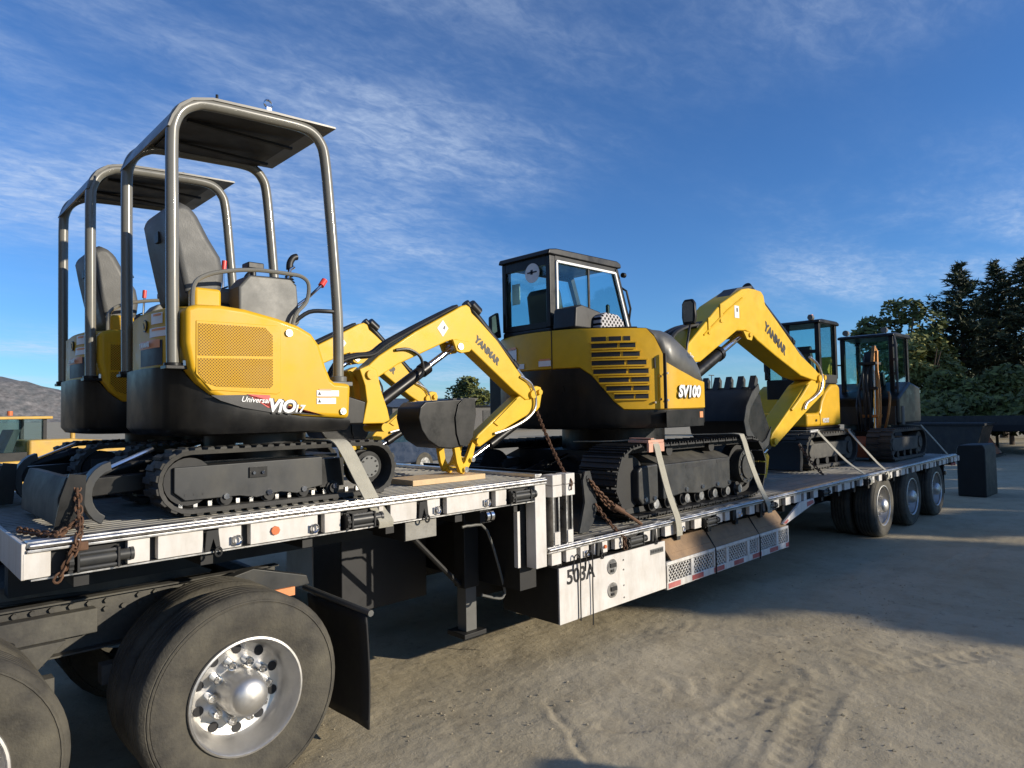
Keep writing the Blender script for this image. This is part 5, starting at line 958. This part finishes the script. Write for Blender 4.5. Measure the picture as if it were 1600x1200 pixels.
# rubber cords hanging on the tool box
for lab, x in (('thin black rubber cord hanging beside the numbers on the tool box', 3.552), ('thin black rubber cord with hook hanging past the tool box edge', 3.70)):
    o = B().tube(smooth_path([(x-.06, -.005, .70), (x-.055, -.018, .83), (x-.02, -.03, .845), (x, -.03, .78), (x+.004, -.022, .55), (x+.003, -.022, .345), (x, -.022, .27 if x > 3.6 else .36)], 5), .0055, 6).obj('bungee_strap', 'flap', None); tag(o, lab, 'bungee')
# timbers lying on the side guard shelf
tl = ('front old timber plank on the side guard shelf', 'upper old timber plank leaning on the trailer side', 'rear old timber plank under the deck edge')
for k, (pts) in enumerate(([(.0, .546), (.03, .546), (.16, .70), (.13, .715)], [(.035, .55), (.32, .55), (.32, .60), (.035, .60)], [(.165, .61), (.34, .61), (.34, .70), (.165, .70)])):
    x0, x1 = ((4.86, 7.24), (4.92, 7.18), (5.0, 7.0))[k]
    b = B(); nn = 7
    o = b.prism(pts, 'x', x0, x1).obj('timber_plank', 'timber', None, bev=.006, shear=.0067); tag(o, tl[k], 'plank', 'old timbers on the side guard')
for lab, x in (('black band round the timbers nearer the tool box', 5.62), ('black band round the timbers nearer the rear wheels', 6.55)):
    o = B().tube([(x, -.012, .33), (x, -.014, .55), (x+.01, .0, .585), (x+.02, .13, .735+.0067*x), (x+.02, .18, .74+.0067*x)], .007, 6).obj('rubber_band', 'flap', None); tag(o, lab, 'band')

# ------------------------------------------------------------ yard behind
def tree_broad(name, x, y, h, w, seed, m, label, group, leaves=5200, ls=.16):
    rng = random.Random(seed); E = empty(name, (x, y, 0), label, 'tree', group); b = B()
    b.cyl((0, 0, -.1), (0, 0, h*.42), h*.032, 9, h*.020); tips = []
    for k in range(9):
        a = rng.uniform(0, 6.28); q = (math.cos(a)*w*rng.uniform(.25, .6), math.sin(a)*w*rng.uniform(.25, .6), h*rng.uniform(.5, .85)); b.cyl((0, 0, h*rng.uniform(.22, .42)), q, h*.012, 6, h*.004)
    b.obj('trunk', 'bark', E)
    cl = []
    for k in range(26):
        a = rng.uniform(0, 6.28); el = rng.uniform(-.35, 1); rr = rng.uniform(.35, 1)**.5
        cl.append((math.cos(a)*w*.78*rr*math.sqrt(max(.1, 1-max(0, el)**2)), math.sin(a)*w*.78*rr*math.sqrt(max(.1, 1-max(0, el)**2)), h*(.56+.36*el), w*rng.uniform(.20, .42)))
    c = B()
    for i in range(leaves):
        px_, py_, pz_, pr_ = rng.choice(cl); d = Vector((rng.gauss(0, 1), rng.gauss(0, 1), rng.gauss(0, 1))).normalized()*pr_*rng.uniform(.55, 1.08)**.5
        p = Vector((px_, py_, pz_))+Vector((d.x, d.y, d.z*.8)); u = Vector((rng.gauss(0, 1), rng.gauss(0, 1), rng.gauss(0, .6))).normalized(); v = u.orthogonal().normalized(); s = ls*rng.uniform(.6, 1.4)
        c.v += [tuple(p+u*s), tuple(p+v*s*.55), tuple(p-u*s), tuple(p-v*s*.55)]; k0 = 4*i; c.f.append((k0, k0+1, k0+2, k0+3))
    mesh_raw(c, 'crown', m, E)
    return E
def mesh_raw(b, name, m, parent, loc=None):
    me = bpy.data.meshes.new(name); me.from_pydata(b.v, [], b.f); me.materials.append(M[m]); o = bpy.data.objects.new(name, me); COL.objects.link(o); o.parent = parent
    return o
def conifer(name, x, y, h, w, seed, label, group):
    rng = random.Random(seed); E = empty(name, (x, y, 0), label, 'tree', group); b = B().cyl((0, 0, -.1), (0, 0, h*.98), h*.022, 9, .02); c = B()
    z = h*.10; tier = 0
    while z < h*.985:
        f = 1-(z/h); rad = max(.35, w*(f**.68))*rng.uniform(.6, 1.15)*(1 if z > h*.2 else .8); nb = 6 if f > .1 else 4
        for k in range(nb):
            a = rng.uniform(0, 6.28); ln = rad*rng.uniform(.55, 1.15); dz = ln*rng.uniform(-.18, .22); tip = Vector((math.cos(a)*ln, math.sin(a)*ln, z+dz)); b.cyl((0, 0, z-.1*ln), tip, .012+.02*f, 5, .006)
            nc = max(4, int(ln*11))
            for i in range(nc):
                t = rng.uniform(.15, 1.05); p = Vector((0, 0, z-.1*ln)).lerp(tip, t)+Vector((rng.gauss(0, .10), rng.gauss(0, .10), rng.gauss(0, .07)))*(.6+ln*.35)
                for q in range(3):
                    u = Vector((math.cos(a)+rng.gauss(0, .7), math.sin(a)+rng.gauss(0, .7), rng.gauss(.25, .45))).normalized(); v = u.cross(Vector((rng.gauss(0, 1), rng.gauss(0, 1), rng.gauss(0, 1)))).normalized(); s = rng.uniform(.20, .42)
                    k0 = len(c.v); c.v += [tuple(p-u*s*.3-v*s*.16), tuple(p+u*s), tuple(p-u*s*.3+v*s*.16)]; c.f.append((k0, k0+1, k0+2))
        z += h*.016*(1+.6*rng.random())*(.6+f*.8)
    b.obj('trunk', 'bark', E); mesh_raw(c, 'crown', 'needle', E); return E
def at_px(dx, dy, rng_): return (-.5+dx*rng_, -3.52+dy*rng_)
conifer('pine_tree', *at_px(.9765, .2155, 46), 10.1, 3.4, 11, 'tall ragged dark pine, leftmost of the conifers at right', 'pines beyond the yard')
conifer('pine_tree', *at_px(.9838, .179, 48), 10.2, 3.3, 23, 'dark pine standing second among the conifers at right', 'pines beyond the yard')
conifer('pine_tree', *at_px(.988, .153, 47), 10.0, 3.2, 31, 'dark pine at the right edge of the picture', 'pines beyond the yard')
conifer('pine_tree', *at_px(.9808, .195, 56), 9.5, 3.2, 37, 'lower pine filling the gap behind the tall conifers', 'pines beyond the yard')
tree_broad('broadleaf_tree', *at_px(.960, .280, 44), 8.0, 2.7, 5, 'leaf', 'round dark green tree directly behind the tail excavator cab', 'broadleaf trees at right', 7000, .17)
tree_broad('broadleaf_tree', *at_px(.9665, .257, 40), 5.6, 1.9, 6, 'leaf2', 'yellow green bushy tree left of the tall pines', 'broadleaf trees at right', 5200, .14)
tree_broad('broadleaf_tree', *at_px(.973, .231, 38), 3.4, 1.6, 8, 'leaf', 'low dark shrub tree at the foot of the pines', 'broadleaf trees at right', 3800, .14)
tree_broad('broadleaf_tree', *at_px(.985, .172, 40), 3.6, 2.0, 9, 'leaf', 'broad low shrub under the right edge pines', 'broadleaf trees at right', 4200, .15)
tree_broad('broadleaf_tree', *at_px(.647, .763, 70), 5.6, 2.6, 14, 'leaf', 'small distant tree seen under the near mini excavator boom', 'distant trees', 3500, .2)
for k, (dx_, dy_, rg, h_, lb) in enumerate(((.9625, .271, 37, 2.2, 'leftmost low shrub behind the steel bin'), (.9700, .243, 35, 1.9, 'low shrub beside the orange hopper'), (.9790, .204, 36, 2.3, 'low shrub right of the orange hopper'), (.9880, .155, 35, 2.4, 'low shrub at the right edge behind the dark trailer'), (.9825, .186, 37, 2.2, 'low shrub in the middle of the far bank'))):
    tree_broad('shrub', *at_px(dx_, dy_, rg), h_, 1.7, 50+k, 'leaf', lb, 'shrubs on the far bank', 1800, .16)['category'] = 'shrub'
# what stands under the pines: a dark trailer, scrap and an orange hopper
def thing_box(name, loc, label, cat): return empty(name, (loc[0], loc[1], 0), label, cat)
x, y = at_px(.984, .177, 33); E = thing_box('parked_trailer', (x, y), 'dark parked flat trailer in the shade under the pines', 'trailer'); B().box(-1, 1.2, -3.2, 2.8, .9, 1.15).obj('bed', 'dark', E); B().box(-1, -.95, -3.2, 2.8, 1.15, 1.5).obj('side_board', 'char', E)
for yy in (-2.2, -1.2, 2.0): B().cyl((-.9, yy, .45), (-.6, yy, .45), .45, 20).obj('wheel', 'tyre', E)
x, y = at_px(.9765, .2155, 31); E = thing_box('hopper', (x, y), 'weathered orange hopper among scrap under the pines', 'hopper'); B().add([(-.9, -.9, .1), (.9, -.9, .1), (.9, .9, .1), (-.9, .9, .1), (-.35, -.35, 1.25), (.35, -.35, 1.25), (.35, .35, 1.25), (-.35, .35, 1.25)], [(0, 1, 5, 4), (1, 2, 6, 5), (2, 3, 7, 6), (3, 0, 4, 7), (4, 5, 6, 7)]).obj('cone', 'brown', E); B().box(-1, 1, -1, 1, 0, .1).obj('skid', 'dark', E)
x, y = at_px(.968, .251, 30); E = thing_box('scrap_skip', (x, y), 'dark steel skip left of the orange hopper', 'skip'); B().prism([(-1.5, .15), (1.5, .15), (1.8, 1.2), (-1.8, 1.2)], 'x', -.8, .8).obj('bin', 'char', E, bev=.03); B().box(-.85, .85, -1.85, 1.85, 1.2, 1.28).obj('rim', 'dark', E)
E = empty('light_pole', (*at_px(.868, .496, 90), 0), 'thin distant light pole under the large boom', 'pole'); B().cyl((0, 0, 0), (0, 0, 6.2), .07, 8, .05).obj('mast', 'dark', E); B().box(-.6, .6, -.05, .05, 6.15, 6.25).obj('lamp_arm', 'dark', E)
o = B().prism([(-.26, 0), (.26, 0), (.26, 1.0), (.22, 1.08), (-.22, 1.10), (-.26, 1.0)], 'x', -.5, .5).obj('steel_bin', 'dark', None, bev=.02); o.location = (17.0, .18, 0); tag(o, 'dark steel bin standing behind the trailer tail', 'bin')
# loader at the left edge
L0 = empty('wheel_loader', (2.35, 17.2, -.35), 'yellow wheel loader parked far left behind the trailer', 'loader'); L0.rotation_euler = (0, 0, R(20))
def lo_(b, n_, m_, p=None, bev=0): return b.obj(n_, m_, p or L0, bev=bev)
bd = lo_(B().prism([(-.1, .8), (2.4, .75), (2.4, 1.72), (.9, 1.84), (-.1, 1.84)], 'y', -.65, .65), 'engine_hood', 'catyellow', None, .06); lo_(B().box(-.9, -.1, -.6, .6, .6, 1.35), 'front_frame', 'catyellow', None, .05)
text('CAT', .30, 'ink', bd, (0, 0, 0), (.9, -.655, 1.2), (1, 0, 0), (0, -1, 0), bold=.01)
cb = lo_(B().box(-1.05, .35, -.55, .55, 1.3, 1.55), 'cab_base', 'dark')
for x in (-1.0, .27):
    for y in (-.53, .45): lo_(B().box(x, x+.08, y, y+.08, 1.55, 2.35), 'cab_pillar', 'dark', cb)
lo_(B().box(-.95, .45, -.62, .62, 2.35, 2.42), 'cab_roof', 'catyellow', cb, .02); lo_(B().box(-.92, .27, -.52, -.51, 1.55, 2.35).box(-.92, .27, .51, .52, 1.55, 2.35).box(-.99, -.98, -.45, .45, 1.55, 2.35), 'cab_glass', 'glass', cb); lo_(B().prism([(-.5, 1.5), (-.3, 1.5), (-.1, 2.1), (-.25, 2.1)], 'y', -.25, .25), 'driver_seat', 'plastic', cb)
lo_(B().cyl((-.5, -.55, 2.44), (-.5, -.55, 2.55), .06, 10), 'beacon', 'orange', cb); lo_(B().cyl((1.3, 0, 1.6), (1.3, 0, 2.0), .06, 10), 'exhaust', 'catyellow')
for x in (-1.0, 1.6):
    for y in (-.95, .65): w_ = lo_(B().cyl((x, y, .6), (x, y+.3, .6), .6, 24), 'wheel', 'tyre', None, .04); lo_(B().cyl((x, y-.01, .6), (x, y+.31, .6), .28, 20), 'rim', 'catyellow', w_)
lo_(B().prism([(-2.9, .2), (-2.1, .1), (-2.0, .9), (-2.3, .9), (-2.5, .5)], 'y', -1.1, 1.1), 'bucket', 'dark', None, .02); lo_(B().prism([(-2.2, .5), (-.7, 1.35), (-.6, 1.2), (-2.1, .4)], 'y', -.45, -.3).prism([(-2.2, .5), (-.7, 1.35), (-.6, 1.2), (-2.1, .4)], 'y', .3, .45), 'lift_arm', 'catyellow')
# a second trailer parked beyond: its white tool box shows under the deck
T2 = empty('parked_flatbed', (0, 2.93, 0), 'shaded neighbouring flatbed with white tool box seen under the upper deck', 'trailer')
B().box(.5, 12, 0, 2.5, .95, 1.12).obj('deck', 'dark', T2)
tb2 = B().box(2.84, 4.4, .02, .6, .15, .70).obj('tool_box', 'white', T2, bev=.005)
text('503', .2, 'ink', tb2, (0, 0, 0), (3.10, .012, .55), (1, 0, 0), (0, -1, 0), bold=.004)
for z in (.58, .38): B().cyl((2.97, .0, z), (2.97, .02, z), .055, 16).obj('latch', 'char', tb2)
for x in (9.0, 10.3): B().cyl((x, .1, .48), (x, .5, .48), .48, 24).obj('wheel', 'tyre', T2, bev=.03)
B().cyl((1.2, .5, .0), (1.2, .5, .95), .06, 8).obj('landing_leg', 'dark', T2)
# parked pickup behind the booms
P0 = empty('pickup_truck', (10.4, 14.5, 0), 'dark blue pickup parked behind the mini excavator booms', 'pickup'); P0.rotation_euler = (0, 0, R(8))
pb = B().prism([(-2.7, .45), (2.6, .45), (2.65, .95), (1.4, 1.08), (.85, 1.75), (-.65, 1.80), (-.75, 1.1), (-2.7, 1.1)], 'y', -.95, .95).obj('body', 'bluepaint', P0, bev=.06); B().prism([(.02, 1.12), (1.22, 1.12), (.78, 1.66), (.02, 1.70)], 'y', -.965, -.952).prism([(-.08, 1.12), (-.62, 1.12), (-.55, 1.70), (-.08, 1.70)], 'y', -.965, -.952).obj('side_window', 'glass', P0)
for x in (-1.7, 1.75): w_ = B().cyl((x, -.97, .38), (x, -.72, .38), .38, 22).obj('wheel', 'tyre', P0, bev=.03); B().cyl((x, -.985, .38), (x, -.965, .38), .22, 18).obj('rim', 'alu', w_)
# a long low shed far behind
E = empty('storage_shed', (44, 52, 0), 'long low grey shed far behind the booms', 'building'); B().box(-10, 10, -4, 4, 0, 2.6).obj('wall', 'concrete', E); B().prism([(-4.4, 2.6), (4.4, 2.6), (0, 3.5)], 'x', -10.4, 10.4).obj('roof', 'char', E)
for k in range(4): B().box(-8+k*4.4, -5.2+k*4.4, -4.06, -4.01, .1, 2.2).obj('door', 'dark', E)
# hill
hv = []; hf = []; nxh, nyh = 90, 30
for j in range(nyh+1):
    for i in range(nxh+1):
        u = i/nxh; v = j/nyh; X = lerp(-900, 700, u); Y = lerp(820, 1120, v); ridge = 58*math.exp(-((X-95)/(210 if X < 95 else 120))**2)+30*math.exp(-((X+500)/260)**2)
        h = ridge*math.sin(math.pi*min(1, v*1.15))**1.2+9*mn.fractal(Vector((X*.012, Y*.012, 3)), 1, 2, 5)*min(1, v*5)
        hv.append((X, Y, max(-1, h)-.5))
hf = [(j*(nxh+1)+i, j*(nxh+1)+i+1, (j+1)*(nxh+1)+i+1, (j+1)*(nxh+1)+i) for j in range(nyh) for i in range(nxh)]
b = B(); b.v = hv; b.f = hf; M['hillm'] = mat('haze_toned_hillside', (.19, .175, .165), .95, var=.6, vscale=.16, dust=.9, dustcol=(.075, .09, .095))  # distance haze put into the colour as blue-grey, along with dark scrub patches
o = b.obj('hill', 'hillm', None); tag(o, 'dry scrub covered hill on the far left horizon', 'hill', kind='structure')
# ------------------------------------------------------------ what throws the shade from the right of the picture, plus an added sky blocker
index_kids()
P1 = copy_tree(P0); P1.location = (4.98, -7.22, 0); P1.rotation_euler = (0, 0, R(120)); P1['label'] = 'second dark blue pickup parked to the right of the photographer'
h0 = tree_broad('hedge_tree', 19.0, -21.5, 8.3, 1.75, 41, 'leaf', 'slim tree at the near end of the row outside the right edge', 'row of trees right of the yard', 5200, .26)
index_kids(); rr_ = random.Random(5)
for k in range(1, 13):
    c = copy_tree(h0); d = (1.75 if k == 1 else 5.55 if k == 2 else 2.55*k+.35+rr_.uniform(-.3, .3)); c.location = (19.0+.866*d, -21.5+.5*d, 0); c.rotation_euler = (0, 0, rr_.uniform(0, 6)); sz = rr_.uniform(.92, 1.10); c.scale = (sz, sz, sz)
    c['label'] = 'slim tree standing number %s in the row outside the right edge' % ('two three four five six seven eight nine ten eleven twelve thirteen fourteen fifteen sixteen seventeen eighteen nineteen twenty twenty-one twenty-two twenty-three'.split()[k-1])
E = empty('blocker', (-19, 0, 0), 'unseen added dark workshop standing behind the photographer', 'building')  # unseen building added behind the camera to cut sky fill on rear faces
B().box(-3, 3, -30, 26, 0, 8.5).obj('wall', 'char', E); B().prism([(-3.4, 8.5), (3.4, 8.5), (0, 10)], 'y', -30.4, 26.4).obj('roof', 'dark', E)
for k in range(6): B().box(3.0, 3.06, -26+k*9, -21+k*9, 0, 5).obj('blocker_panel', 'grey', E)
